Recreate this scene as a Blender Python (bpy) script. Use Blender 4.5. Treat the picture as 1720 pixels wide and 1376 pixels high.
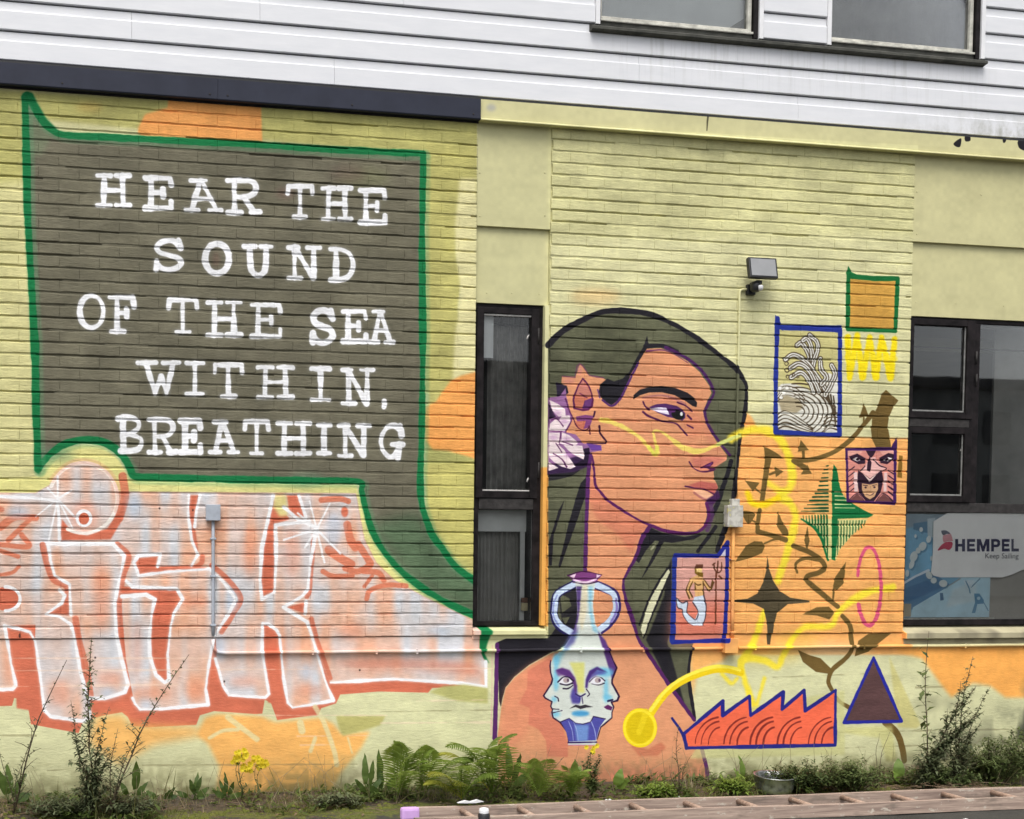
import bpy, bmesh, math, random
import numpy as np
from mathutils import Vector, Matrix, Euler
R = math.radians
random.seed(7)
rng = np.random.default_rng(11)
for o in list(bpy.data.objects):
    bpy.data.objects.remove(o)
scene = bpy.context.scene
COL = scene.collection

# ------------------------------------------------------------------ camera, sky, sun, exposure
COURSE, STRETCHER = 0.075, 0.24           # brick course height and stretcher length
ZTOP = 4.30                               # underside of the fascia above the ground
CAM = dict(x=1.35287, y=-8.021, z=ZTOP - 2.82663, yaw=0.19541, pitch=-0.04722, roll=-0.00418,
           f=2168.01, cx=500.0, cy=1048.307)
cam_data = bpy.data.cameras.new('camera')
cam = bpy.data.objects.new('camera', cam_data)
COL.objects.link(cam)
cam_data.sensor_width = 36.0
cam_data.lens = CAM['f'] / 1720 * 36.0
cam_data.shift_x = (860 - CAM['cx']) / 1720
cam_data.shift_y = (CAM['cy'] - 688) / 1720
cam_data.clip_start = 0.05
cam_data.clip_end = 2000
cam.location = (CAM['x'], CAM['y'], CAM['z'])
fwd = Vector((math.sin(CAM['yaw']) * math.cos(CAM['pitch']), math.cos(CAM['yaw']) * math.cos(CAM['pitch']), math.sin(CAM['pitch'])))
right0 = Vector((math.cos(CAM['yaw']), -math.sin(CAM['yaw']), 0))
up0 = right0.cross(fwd)
cr, sr = math.cos(CAM['roll']), math.sin(CAM['roll'])
rgt = right0 * cr - up0 * sr
upv = right0 * sr + up0 * cr
m = Matrix((rgt, upv, -fwd)).transposed().to_4x4()
m.translation = cam.location
cam.matrix_world = m
scene.camera = cam

world = bpy.data.worlds.new('World')
scene.world = world
world.use_nodes = True
wn = world.node_tree
wn.nodes.clear()
sky = wn.nodes.new('ShaderNodeTexSky')
sky.sky_type = 'NISHITA'
sky.sun_disc = False
SUN_EL, SUN_AZ = R(62), R(200)            # azimuth counted from north (+Y) clockwise; the sun stands behind the camera
sky.sun_elevation = SUN_EL
sky.sun_rotation = SUN_AZ
sky.air_density = 1.0
sky.dust_density = 4.0
sky.ozone_density = 1.0
hs = wn.nodes.new('ShaderNodeHueSaturation')      # the grey of an overcast sky
hs.inputs['Saturation'].default_value = 0.28
bg = wn.nodes.new('ShaderNodeBackground')
bg.inputs['Strength'].default_value = 0.15
wo = wn.nodes.new('ShaderNodeOutputWorld')
wn.links.new(sky.outputs[0], hs.inputs['Color'])
wn.links.new(hs.outputs[0], bg.inputs['Color'])
wn.links.new(bg.outputs[0], wo.inputs['Surface'])

sun_d = bpy.data.lights.new('sun', 'SUN')
sun_d.energy = 1.5
sun_d.angle = R(35)
sun_d.color = (1.0, 0.965, 0.91)
sun = bpy.data.objects.new('sun', sun_d)
COL.objects.link(sun)
sdir = Vector((math.sin(SUN_AZ) * math.cos(SUN_EL), math.cos(SUN_AZ) * math.cos(SUN_EL), math.sin(SUN_EL)))
sun.rotation_euler = sdir.to_track_quat('Z', 'Y').to_euler()
sun.location = (3, -6, 12)

vs = scene.view_settings
vs.view_transform = 'Standard'
vs.look = 'None'
vs.gamma = 1.0
vs.use_curve_mapping = False
vs.exposure = 0.53
scene.cycles.max_bounces = 8
scene.cycles.use_denoising = True

# ------------------------------------------------------------------ where a traced point lies on the wall or the ground
def ray(x, y):
    return rgt * ((x - CAM['cx']) / CAM['f']) - upv * ((y - CAM['cy']) / CAM['f']) + fwd
def wall_pt(x, y, Y=0.0):
    d = ray(x, y)
    t = (Y - CAM['y']) / d.y
    return CAM['x'] + d.x * t, CAM['z'] + d.z * t
def ground_pt(x, y, Z=0.0):
    d = ray(x, y)
    t = (Z - CAM['z']) / d.z
    return CAM['x'] + d.x * t, CAM['y'] + d.y * t
_D = np.array([list(rgt), list(upv), list(fwd)])
def wall_np(pts):
    p = np.asarray(pts, float).reshape(-1, 2)
    d = np.outer((p[:, 0] - CAM['cx']) / CAM['f'], _D[0]) - np.outer((p[:, 1] - CAM['cy']) / CAM['f'], _D[1]) + _D[2]
    t = -CAM['y'] / d[:, 1]
    return np.stack([CAM['x'] + d[:, 0] * t, CAM['z'] + d[:, 2] * t], 1)

# ------------------------------------------------------------------ node material helpers
def srgb(*c):
    c = [v / 255.0 for v in c]
    return tuple((v / 12.92 if v <= 0.04045 else ((v + 0.055) / 1.055) ** 2.4) for v in c) + (1.0,)
class NT:
    def __init__(s, name):
        s.m = bpy.data.materials.new(name)
        s.m.use_nodes = True
        s.t = s.m.node_tree
        s.b = s.t.nodes['Principled BSDF']
        s.out = s.t.nodes['Material Output']
    def n(s, typ, **kw):
        nd = s.t.nodes.new(typ)
        for k, v in kw.items():
            setattr(nd, k, v)
        return nd
    def l(s, a, b):
        s.t.links.new(a, b)
    def pos(s):
        return s.n('ShaderNodeNewGeometry').outputs['Position']
    def obj(s):
        return s.n('ShaderNodeTexCoord').outputs['Object']
    def noise(s, vec, scale, detail=3, rough=0.55, dist=0.0):
        nd = s.n('ShaderNodeTexNoise')
        nd.inputs['Scale'].default_value = scale
        nd.inputs['Detail'].default_value = detail
        nd.inputs['Roughness'].default_value = rough
        nd.inputs['Distortion'].default_value = dist
        s.l(vec, nd.inputs['Vector'])
        return nd.outputs['Fac']
    def ramp(s, fac, stops):
        nd = s.n('ShaderNodeValToRGB')
        e = nd.color_ramp.elements
        while len(e) < len(stops):
            e.new(0.5)
        for el, (p, c) in zip(e, stops):
            el.position = p
            el.color = c
        s.l(fac, nd.inputs[0])
        return nd.outputs[0]
    def mix(s, fac, a, b, mode='MIX'):
        nd = s.n('ShaderNodeMix', data_type='RGBA', blend_type=mode)
        for sock, v in ((nd.inputs[0], fac), (nd.inputs[6], a), (nd.inputs[7], b)):
            if hasattr(v, 'links') or hasattr(v, 'is_linked'):
                s.l(v, sock)
            else:
                sock.default_value = v
        return nd.outputs[2]
    def math(s, op, a, b=0.0, c=0.0):
        nd = s.n('ShaderNodeMath', operation=op)
        for sock, v in zip(nd.inputs, (a, b, c)):
            if hasattr(v, 'is_linked'):
                s.l(v, sock)
            else:
                sock.default_value = v
        return nd.outputs[0]
    def rng(s, v, a, b, c, d):
        nd = s.n('ShaderNodeMapRange')
        s.l(v, nd.inputs[0])
        for i, x in enumerate((a, b, c, d)):
            nd.inputs[1 + i].default_value = x
        return nd.outputs[0]
    def scale(s, vec, sc):
        nd = s.n('ShaderNodeVectorMath', operation='MULTIPLY')
        s.l(vec, nd.inputs[0])
        nd.inputs[1].default_value = sc
        return nd.outputs[0]
    def bump(s, h, strength=0.3, dist=0.01):
        nd = s.n('ShaderNodeBump')
        nd.inputs['Strength'].default_value = strength
        nd.inputs['Distance'].default_value = dist
        s.l(h, nd.inputs['Height'])
        s.l(nd.outputs[0], s.b.inputs['Normal'])
        return nd
    def col(s, c):
        if hasattr(c, 'is_linked'):
            s.l(c, s.b.inputs['Base Color'])
        else:
            s.b.inputs['Base Color'].default_value = c
    def set(s, **kw):
        for k, v in kw.items():
            s.b.inputs[k.replace('_', ' ')].default_value = v
def simple(name, c, rough=0.6, var=0.12, scale=30, bump=0.0, metallic=0.0, spec=0.4):
    t = NT(name)
    p = t.pos()
    f = t.noise(p, scale, 4, 0.6)
    lo = tuple(v * (1 - var) for v in c[:3]) + (1,)
    hi = tuple(min(1, v * (1 + var)) for v in c[:3]) + (1,)
    t.col(t.ramp(f, [(0.3, lo), (0.7, hi)]))
    t.set(Roughness=rough, Metallic=metallic)
    t.b.inputs['Specular IOR Level'].default_value = spec
    if bump:
        t.bump(t.noise(p, scale * 4, 4, 0.6), bump, 0.01)
    return t.m

# ------------------------------------------------------------------ the painted mural: colour by place on the wall
MX0, MX1, MZ0, MZ1, MS = 0.60, 8.40, -0.10, 4.70, 330
MW, MH = int((MX1 - MX0) * MS), int((MZ1 - MZ0) * MS)
PX = MS / 262.0                                # canvas pixels per traced pixel
def field(h, w, cells_y, cells_x):
    g = rng.random((cells_y + 3, cells_x + 3))
    ys = np.linspace(0, cells_y, h); xs = np.linspace(0, cells_x, w)
    iy = ys.astype(int); ix = xs.astype(int)
    fy = ys - iy; fx = xs - ix
    fy = (fy * fy * (3 - 2 * fy))[:, None]; fx = (fx * fx * (3 - 2 * fx))[None]
    a = g[iy][:, ix]; b = g[iy][:, ix + 1]; c = g[iy + 1][:, ix]; d = g[iy + 1][:, ix + 1]
    return (a * (1 - fx) + b * fx) * (1 - fy) + (c * (1 - fx) + d * fx) * fy
def blur(a, r):
    r = int(round(r))
    if r < 1:
        return a
    for ax in (0, 1):
        for _ in range(2):
            p = np.pad(a, [(r + 1, r) if k == ax else (0, 0) for k in (0, 1)], mode='edge')
            cs = np.cumsum(p, axis=ax)
            n = 2 * r + 1
            a = (np.take(cs, range(n, cs.shape[ax]), ax) - np.take(cs, range(0, cs.shape[ax] - n), ax)) / n
    return a
def smooth(pts, closed=False, n=6):
    p = np.asarray(pts, float)
    if len(p) < 3:
        return p
    q = np.vstack([p[-1], p, p[0], p[1]]) if closed else np.vstack([2 * p[0] - p[1], p, 2 * p[-1] - p[-2]])
    out = []
    for i in range(1, len(q) - 2):
        a, b, c, d = q[i - 1], q[i], q[i + 1], q[i + 2]
        for t in np.linspace(0, 1, n, endpoint=False):
            out.append(0.5 * (2 * b + (c - a) * t + (2 * a - 5 * b + 4 * c - d) * t * t + (3 * b - a - 3 * c + d) * t ** 3))
    if not closed:
        out.append(p[-1])
    return np.array(out)
class Tone:
    def __init__(s, base, amp):
        s.base, s.amp = np.asarray(base, np.float32) / 255.0, amp
class Canvas:
    def __init__(s, w, h, to_uv, px):
        s.w, s.h, s.to_uv, s.px = w, h, to_uv, px
        s.img = np.zeros((h, w, 3), np.float32)
        s.wob = field(h, w, h // 9, w // 9) - 0.5
        s.wob2 = field(h, w, h // 45, w // 45) - 0.5
    def put(s, x0, y0, cov, col, a):
        h, w = cov.shape
        cov = (cov * a)[..., None]
        r = s.img[y0:y0 + h, x0:x0 + w]
        if isinstance(col, Tone):
            c = col.base * (1 + col.amp * NT_MIX[y0:y0 + h, x0:x0 + w])[..., None]
        else:
            c = np.asarray(col, np.float32) / 255.0 if not isinstance(col, np.ndarray) else col[y0:y0 + h, x0:x0 + w]
        r += (c - r) * cov
    def cover(s, pts, closed_smooth=False, pad=2):
        p = s.to_uv(smooth(pts, True) if closed_smooth else pts)
        x0 = max(0, int(p[:, 0].min()) - pad); x1 = min(s.w, int(p[:, 0].max()) + pad + 2)
        y0 = max(0, int(p[:, 1].min()) - pad); y1 = min(s.h, int(p[:, 1].max()) + pad + 2)
        if x1 <= x0 or y1 <= y0:
            return None
        W, NS = x1 - x0, 3
        cov = np.zeros((y1 - y0, W + 2))
        ax, ay = p[:, 0] - x0, p[:, 1]
        bx, by = np.roll(ax, -1), np.roll(ay, -1)
        for r in range(y1 - y0):
            for k in range(NS):
                yy = y0 + r + (k + 0.5) / NS
                hit = (ay <= yy) != (by <= yy)
                if not hit.any():
                    continue
                xs = np.sort(ax[hit] + (yy - ay[hit]) / (by[hit] - ay[hit]) * (bx[hit] - ax[hit]))
                xs = np.clip(xs, 0, W)
                for a, b in zip(xs[0::2], xs[1::2]):
                    ia, ib = int(a), int(b)
                    if ia == ib:
                        cov[r, ia] += (b - a) / NS
                    else:
                        cov[r, ia] += (ia + 1 - a) / NS
                        cov[r, ia + 1:ib] += 1.0 / NS
                        cov[r, ib] += (b - ib) / NS
        return x0, y0, np.clip(cov[:, :W], 0, 1)
    def poly(s, pts, col, a=1.0, soft=0.0, sm=False, tex=None):
        pad = int(2 + soft * 4)
        g = s.cover(pts, sm, pad)
        if g is None:
            return
        x0, y0, cov = g
        if soft:
            cov = blur(cov, soft)
        if tex is not None:
            cov = cov * tex[y0:y0 + cov.shape[0], x0:x0 + cov.shape[1]]
        s.put(x0, y0, cov, col, a)
    def stroke(s, pts, w, col, a=1.0, soft=1.0, sm=True, w2=None, wob=0.8):
        q = np.asarray(pts, float)
        if sm:
            q = smooth(q)
        p = s.to_uv(q)
        w = w * s.px
        w2 = w if w2 is None else w2 * s.px
        mw = max(w, w2)
        pad = int(mw / 2 + 3 + soft * 1.5)
        x0 = max(0, int(p[:, 0].min()) - pad); x1 = min(s.w, int(p[:, 0].max()) + pad + 2)
        y0 = max(0, int(p[:, 1].min()) - pad); y1 = min(s.h, int(p[:, 1].max()) + pad + 2)
        if x1 <= x0 or y1 <= y0:
            return
        cov = np.zeros((y1 - y0, x1 - x0))
        wobv = s.wob[y0:y1, x0:x1] * wob + s.wob2[y0:y1, x0:x1] * wob * 2.2
        n = len(p) - 1
        for i in range(n):
            a0, b0 = p[i], p[i + 1]
            wi = w + (w2 - w) * (i + 0.5) / n
            sx0 = max(x0, int(min(a0[0], b0[0])) - pad); sx1 = min(x1, int(max(a0[0], b0[0])) + pad + 2)
            sy0 = max(y0, int(min(a0[1], b0[1])) - pad); sy1 = min(y1, int(max(a0[1], b0[1])) + pad + 2)
            if sx1 <= sx0 or sy1 <= sy0:
                continue
            X, Y = np.meshgrid(np.arange(sx0, sx1) + 0.5, np.arange(sy0, sy1) + 0.5)
            dx, dy = b0 - a0
            L = dx * dx + dy * dy + 1e-9
            t = np.clip(((X - a0[0]) * dx + (Y - a0[1]) * dy) / L, 0, 1)
            d = np.hypot(X - a0[0] - t * dx, Y - a0[1] - t * dy) + wobv[sy0 - y0:sy1 - y0, sx0 - x0:sx1 - x0]
            c = np.clip((wi / 2 - d) / soft + 0.5, 0, 1)
            v = cov[sy0 - y0:sy1 - y0, sx0 - x0:sx1 - x0]
            np.maximum(v, c, out=v)
        if soft > 2:
            cov = cov * cov * (3 - 2 * cov)
        s.put(x0, y0, cov, col, a)
    def ring(s, cx, cy, rx, ry, w, col, a=1.0, soft=1.0, a0=0, a1=360, n=40):
        t = np.radians(np.linspace(a0, a1, n))
        s.stroke(np.stack([cx + rx * np.cos(t), cy + ry * np.sin(t)], 1), w, col, a, soft, sm=False)
    def oval(s, cx, cy, rx, ry, col, a=1.0, soft=0.0, rot=0, n=36):
        t = np.linspace(0, 2 * np.pi, n, endpoint=False)
        x, y = rx * np.cos(t), ry * np.sin(t)
        c, d = math.cos(rot), math.sin(rot)
        s.poly(np.stack([cx + x * c - y * d, cy + x * d + y * c], 1), col, a, soft)

def mural_uv(pts):
    w = wall_np(pts)
    return np.stack([(w[:, 0] - MX0) * MS, (MZ1 - w[:, 1]) * MS], 1)
C = Canvas(MW, MH, mural_uv, PX)
N_big = field(MH, MW, 9, 14); N_mid = field(MH, MW, 36, 56); N_fine = field(MH, MW, 160, 260)
N_streak = field(MH, MW, 14, 130); N_flat = field(MH, MW, 110, 50)
NT_MIX = ((N_mid - 0.5) * 1.3 + (N_fine - 0.5) * 0.5 + (N_flat - 0.5) * 1.2).astype(np.float32)
def tone(base, amp=0.06):
    return Tone(base, amp)

WHITE = (243, 242, 244); GREEN = (24, 116, 66); OLIVE = (110, 106, 89); CREAM = (207, 203, 155); ORANGE = (240, 168, 96)
SALMON = (207, 113, 86); BLACK = (36, 34, 40); PURPLE = (88, 42, 100); SKIN = (219, 152, 112); HAIR = (93, 94, 73)
BROWN = (111, 89, 47); YEL = (244, 222, 62); BLUE = (37, 52, 142); PINK = (212, 82, 122); SKIN2 = (210, 122, 98)
# ground colours
C.put(0, 0, np.ones((MH, MW)), tone(CREAM, 0.05), 1.0)
C.poly([(-200, 140), (810, 200), (805, 330), (770, 360), (760, 560), (770, 620), (720, 640), (715, 900), (800, 990), (800, 640), (700, 260), (60, 200), (60, 290), (30, 330), (-200, 340)], tone((182, 177, 110), 0.08), soft=3)
C.poly([(-200, 330), (60, 300), (70, 820), (-200, 820)], tone((209, 203, 147), 0.06), soft=8)
C.poly([(715, 240), (800, 245), (795, 340), (768, 370), (762, 420), (775, 470), (765, 540), (775, 590), (762, 640), (715, 660)], tone((185, 179, 110), 0.08), soft=2)
C.poly([(772, 300), (801, 300), (800, 640), (760, 640), (764, 560), (776, 500), (766, 430), (764, 380)], tone((220, 213, 160), 0.05), soft=3)
C.poly([(715, 735), (800, 735), (800, 800), (715, 800)], tone((168, 167, 102), 0.06), soft=4)
C.poly([(712, 780), (800, 775), (800, 985), (755, 950), (722, 890)], tone((194, 187, 112), 0.06), soft=2)
C.poly([(284, 150), (281, 185), (243, 195), (231, 223), (300, 240), (441, 246), (438, 160)], tone((236, 164, 94), 0.06), soft=1, sm=False)
C.poly([(284, 180), (244, 192), (232, 215), (236, 228), (270, 230)], tone((236, 164, 94), 0.05), soft=2)
C.oval(150, 180, 22, 8, (226, 180, 96), 0.35, soft=6)
C.poly([(802, 624), (775, 631), (757, 640), (742, 660), (732, 675), (716, 683), (713, 700), (715, 740), (727, 755), (752, 757), (787, 767), (802, 773)], tone((240, 167, 92), 0.05), soft=1.5)
# panels beside the brickwork and the base of the wall
C.poly([(801, 195), (922, 205), (922, 512), (800, 512)], tone((195, 191, 146), 0.03))
C.poly([(1537, 245), (1800, 255), (1800, 545), (1530, 540)], tone((195, 190, 145), 0.03))
C.poly([(801, 160), (1800, 212), (1800, 262), (801, 205)], tone((199, 194, 148), 0.03))
C.poly([(921, 215), (1536, 255), (1534, 420), (921, 420)], tone((206, 202, 151), 0.07), soft=4)
C.poly([(921, 400), (1536, 400), (1530, 740), (921, 740)], tone((213, 209, 162), 0.06), soft=10)
C.oval(1000, 498, 42, 14, (228, 188, 128), 0.55, soft=9)
C.poly([(-200, 1076), (1800, 1078), (1800, 1420), (-200, 1420)], tone((209, 208, 164), 0.05))
# flaked paint on the fascia
for pts in ([(1596, 244), (1604, 237), (1609, 236), (1607, 249), (1600, 249)], [(1615, 232), (1623, 231), (1624, 239), (1616, 240)],
            [(1678, 231), (1684, 233), (1683, 241), (1679, 242)], [(1690, 232), (1692, 238), (1689, 237)], [(1706, 238), (1730, 234), (1730, 258), (1710, 254), (1704, 247)],
            [(1593, 225), (1606, 227), (1606, 229), (1593, 227)], [(1662, 229), (1669, 230), (1668, 232)]):
    C.poly(pts, (32, 30, 34), sm=True)
C.stroke([(1185, 197), (1184, 207), (1183, 222)], 3, (70, 66, 50), 0.9, w2=0.6)
C.oval(822, 184, 8, 6, (160, 160, 160), 0.7, soft=3)

# dark speech panel with its green outline
top = [(45, 160), (52, 172), (65, 196), (84, 217), (110, 227), (175, 230), (250, 234), (430, 243), (540, 250), (640, 255), (711, 258)]
rgt_edge = [(711, 258), (710, 330), (709, 430), (710, 530), (710, 620), (709, 690), (708, 745), (706, 810), (708, 845), (717, 875), (727, 900), (742, 920), (762, 948), (778, 962), (803, 980)]
bot = [(805, 1037), (770, 1022), (737, 1005), (700, 981), (670, 956), (643, 924), (628, 898), (619, 872), (612, 847), (607, 824), (600, 809), (500, 807), (430, 806), (330, 804), (250, 802), (225, 800), (218, 786), (207, 768), (192, 753), (170, 742), (140, 739), (112, 745), (92, 757), (76, 772), (64, 788)]
left = [(64, 788), (61, 700), (59, 600), (54, 500), (50, 430), (46, 344), (44, 250), (42, 165)]
panel = top + rgt_edge[1:] + bot + left[1:]
# light halo round the graffiti
C.poly([(66, 800), (80, 776), (110, 752), (140, 748), (172, 750), (200, 772), (218, 806), (400, 812), (598, 815), (612, 860), (630, 905), (660, 950), (700, 986), (805, 1045), (805, 1080), (-200, 1080), (-200, 815)], tone((222, 216, 142), 0.05), soft=1)
C.poly(panel, tone(OLIVE, 0.09))
C.poly([(622, 880), (700, 860), (722, 890), (760, 945), (803, 978), (803, 1035), (740, 1005), (680, 962)], tone((84, 112, 82), 0.1), 0.75, soft=14)
C.poly([(44, 165), (56, 175), (90, 222), (70, 260), (48, 260)], tone((120, 132, 104), 0.05), 0.7, soft=5)
for q in ((70, 740, 120, 790), (470, 800, 560, 812)):
    C.oval((q[0] + q[2]) / 2, (q[1] + q[3]) / 2, 30, 12, (100, 130, 104), 0.5, soft=7)
C.oval(610, 300, 44, 20, (128, 132, 92), 0.4, soft=10); C.oval(585, 292, 30, 14, (112, 88, 84), 0.4, soft=10); C.oval(480, 325, 16, 10, (112, 84, 78), 0.5, soft=6)
C.oval(363, 436, 6, 13, (118, 88, 78), 0.45, soft=4)
for pts, w in ((top, 11), (rgt_edge, 11), (bot, 11), (left, 12)):
    C.stroke([(x + 3, y + 3) for x, y in pts], w + 7, (92, 150, 106), 0.35, soft=7)
    C.stroke(pts, w, GREEN, soft=2.2, wob=1.4)
C.poly([(35, 164), (38, 157), (47, 154), (55, 157), (62, 172), (78, 200), (95, 216), (97, 229), (82, 217), (62, 192), (48, 172)], GREEN, soft=1)
C.poly([(60, 770), (70, 778), (70, 786), (65, 797), (58, 790)], GREEN, soft=1)
C.stroke([(800, 1033), (803, 1062)], 13, GREEN); C.poly([(795, 1050), (824, 1051), (826, 1062), (820, 1080), (815, 1098), (823, 1115), (808, 1103), (804, 1085), (804, 1064)], GREEN, soft=0.6)

# lettering on the panel
def arc(cx, cy, rx, ry, a0, a1, n=14):
    t = np.radians(np.linspace(a0, a1, n))
    return [(cx + rx * math.cos(v), cy + ry * math.sin(v)) for v in t]
GL = {
 'H': [[(.22, 0), (.2, 1)], [(.78, 0), (.8, 1)], [(.2, .5), (.8, .5)], [(0, 0), (.42, 0)], [(.58, 0), (1, 0)], [(0, 1), (.42, 1)], [(.58, 1), (1, 1)]],
 'E': [[(.22, 0), (.22, 1)], [(0, 0), (.95, 0), (1, .22)], [(.22, .48), (.68, .48)], [(.68, .36), (.68, .62)], [(0, 1), (1, 1), (1, .78)]],
 'A': [[(.42, 0), (.18, 1)], [(.46, 0), (.86, 1)], [(.28, .62), (.72, .62)], [(0, 1), (.36, 1)], [(.66, 1), (1, 1)], [(.14, 0), (.58, 0)]],
 'R': [[(.2, 0), (.22, 1)], [(0, 0), (.6, 0), (.84, .1), (.86, .34), (.62, .5), (.22, .52)], [(.5, .52), (.82, 1)], [(0, 1), (.42, 1)], [(.74, 1), (1, .98)]],
 'T': [[(.5, 0), (.5, 1)], [(0, .24), (.03, 0), (.97, 0), (1, .24)], [(.26, 1), (.74, 1)]],
 'O': [arc(.5, .5, .5, .5, 0, 360, 26)],
 'S': [[(.98, .26), (.9, 0), (.92, .12)] , [(.92, .2), (.75, .04), (.5, 0), (.22, .06), (.06, .22), (.16, .4), (.5, .5), (.86, .6), (.98, .78), (.82, .94), (.5, 1), (.2, .93), (.04, .78)], [(.04, .7), (.02, 1)]],
 'U': [[(.2, 0), (.22, .62), (.3, .88), (.5, 1), (.7, .9), (.78, .62), (.8, 0)], [(0, 0), (.4, 0)], [(.6, 0), (1, 0)]],
 'N': [[(.2, 0), (.2, 1)], [(.2, 0), (.78, 1)], [(.8, 0), (.8, 1)], [(0, 0), (.3, 0)], [(.6, 0), (1, 0)], [(0, 1), (.4, 1)]],
 'D': [[(.24, 0), (.24, 1)], [(0, 0), (.5, .02), (.86, .18), (1, .5), (.86, .82), (.5, .98), (0, 1)]],
 'F': [[(.3, 0), (.3, 1)], [(0, 0), (.96, 0), (1, .28)], [(.3, .46), (.7, .46)], [(.7, .34), (.7, .58)], [(.06, 1), (.6, 1)]],
 'W': [[(.2, 0), (.42, 1)], [(.42, 1), (.57, .45), (.7, 1)], [(.7, 1), (.86, 0)], [(0, 0), (.44, 0)], [(.62, 0), (1, 0)]],
 'I': [[(.5, 0), (.5, 1)], [(0, 0), (1, 0)], [(0, 1), (1, 1)]],
 'B': [[(.2, 0), (.24, 1)], [(0, .04), (.5, 0), (.86, .12), (.86, .32), (.55, .48), (.24, .5)], [(.5, .5), (.95, .62), (1, .8), (.8, .96), (.3, 1), (.12, 1)]],
 'G': [[(.95, .3), (.88, .02)], [(.9, .12), (.6, 0), (.25, .08), (.02, .4), (.08, .72), (.35, .95), (.62, .92), (.82, .7)], [(.5, .58), (1, .58)], [(.84, .58), (.78, 1)]],
 ',': [[(.6, 0), (.8, .35), (.3, 1)]],
}
LETTERS = [('H', 159, 222, 291, 349), ('E', 240, 292, 295, 354), ('A', 307, 376, 299, 357), ('R', 378, 441, 299, 361), ('T', 479, 529, 309, 368), ('H', 537, 594, 312, 372), ('E', 601, 651, 316, 378),
 ('S', 257, 309, 400, 457), ('O', 340, 389, 405, 464), ('U', 406, 461, 410, 467), ('N', 480, 542, 412, 471), ('D', 551, 598, 414, 475),
 ('O', 130, 178, 492, 555), ('F', 180, 229, 495, 561), ('T', 279, 335, 500, 562), ('H', 344, 409, 504, 567), ('E', 419, 475, 508, 569), ('S', 520, 564, 517, 580), ('E', 572, 619, 519, 578), ('A', 617, 665, 519, 579),
 ('W', 227, 305, 605, 665), ('I', 309, 346, 606, 666), ('T', 356, 411, 609, 670), ('H', 429, 496, 613, 671), ('I', 519, 558, 615, 676), ('N', 571, 631, 617, 682), (',', 640, 651, 670, 688),
 ('B', 194, 242, 697, 762), ('R', 246, 300, 701, 764), ('E', 299, 341, 703, 764), ('A', 349, 404, 705, 764), ('T', 407, 455, 704, 766), ('H', 462, 525, 707, 766), ('I', 530, 559, 710, 766), ('N', 565, 626, 711, 770), ('G', 635, 681, 711, 774)]
LW = 8.7
lettercol = tone((248, 248, 250), 0.05)
for ch, x0, x1, y0, y1 in LETTERS:
    hw = LW / 2
    for st in GL[ch]:
        pts = [(x0 + hw + u * (x1 - x0 - LW), y0 + hw + v * (y1 - y0 - LW)) for u, v in st]
        curved = ch in 'SOUDBG,' and len(st) > 3 or ch in 'R' and len(st) > 4
        serif = len(st) == 2 and st[0][1] == st[1][1]
        C.stroke(pts, LW * (0.86 if serif else 1.0), lettercol, soft=1.6, sm=curved, wob=1.7)
        C.stroke(pts, LW + 5, (170, 172, 180), 0.13, soft=6, sm=curved)

# graffiti letters
mott = (np.clip((N_streak - 0.20) * 1.8, 0, 1) * 0.62 + np.clip((N_mid - 0.3) * 2.0, 0, 1) * 0.4)[..., None]
body = (np.array([208, 208, 212]) / 255.0) * (1 - mott) + (np.array([228, 174, 144]) / 255.0) * mott
body = (body * (1 + 0.05 * (N_fine - 0.5))[..., None]).astype(np.float32)
sal = tone(SALMON, 0.05)
graf = [(-200, 828), (60, 828), (83, 815), (100, 792), (145, 776), (185, 800), (199, 826), (320, 827), (598, 829), (604, 862), (612, 905), (632, 945), (662, 974), (712, 1002), (795, 1042), (806, 1050), (806, 1090), (815, 1112), (817, 1155), (775, 1150), (660, 1143), (556, 1150)]
gbot = [(727, 1156), (720, 1164), (637, 1162), (572, 1167), (565, 1182), (540, 1190), (535, 1202), (512, 1204), (466, 1210), (455, 1180), (445, 1176), (441, 1199), (430, 1200), (360, 1195), (336, 1202), (330, 1218), (250, 1222), (222, 1220), (215, 1205), (205, 1197), (175, 1202), (140, 1212), (132, 1232), (52, 1217), (47, 1187), (40, 1173), (24, 1173), (20, 1186), (-200, 1192)]
C.poly(graf[:19] + gbot, sal, soft=0.5)
C.poly(graf[:18] + [(815, 1112), (817, 1155), (775, 1150), (660, 1143), (556, 1148), (527, 1077), (450, 1050), (360, 1060), (250, 1060), (130, 1045), (60, 1050), (-200, 1055)], body, soft=1)
for pts in ([(-200, 1045), (8, 1050), (20, 1112), (27, 1154), (22, 1159), (-200, 1161)],
            [(59, 1070), (67, 1132), (75, 1194), (85, 1204), (140, 1212), (151, 1205), (135, 1127), (125, 1069), (120, 1045), (60, 1035)],
            [(80, 914), (190, 914), (210, 935), (200, 970), (192, 1012), (195, 1062), (202, 1100), (215, 1152), (210, 1164), (175, 1174), (150, 1173), (141, 1110), (133, 1060), (120, 1032), (117, 982), (92, 967), (85, 942)],
            [(203, 1005), (245, 999), (260, 1008), (252, 1070), (253, 1102), (262, 1134), (277, 1147), (284, 1142), (287, 1050), (307, 1007), (340, 985), (385, 990), (396, 1007), (365, 1060), (350, 1125), (346, 1157), (350, 1184), (235, 1192), (224, 1173), (212, 1110)],
            [(362, 1060), (365, 1117), (385, 1168), (447, 1172), (452, 1166), (441, 1094), (441, 1040), (400, 1030)],
            [(462, 1050), (470, 1069), (477, 1142), (485, 1182), (492, 1189), (560, 1177), (547, 1144), (527, 1077), (517, 1045), (477, 1020)]):
    C.poly(pts, body, soft=0.5)
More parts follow.
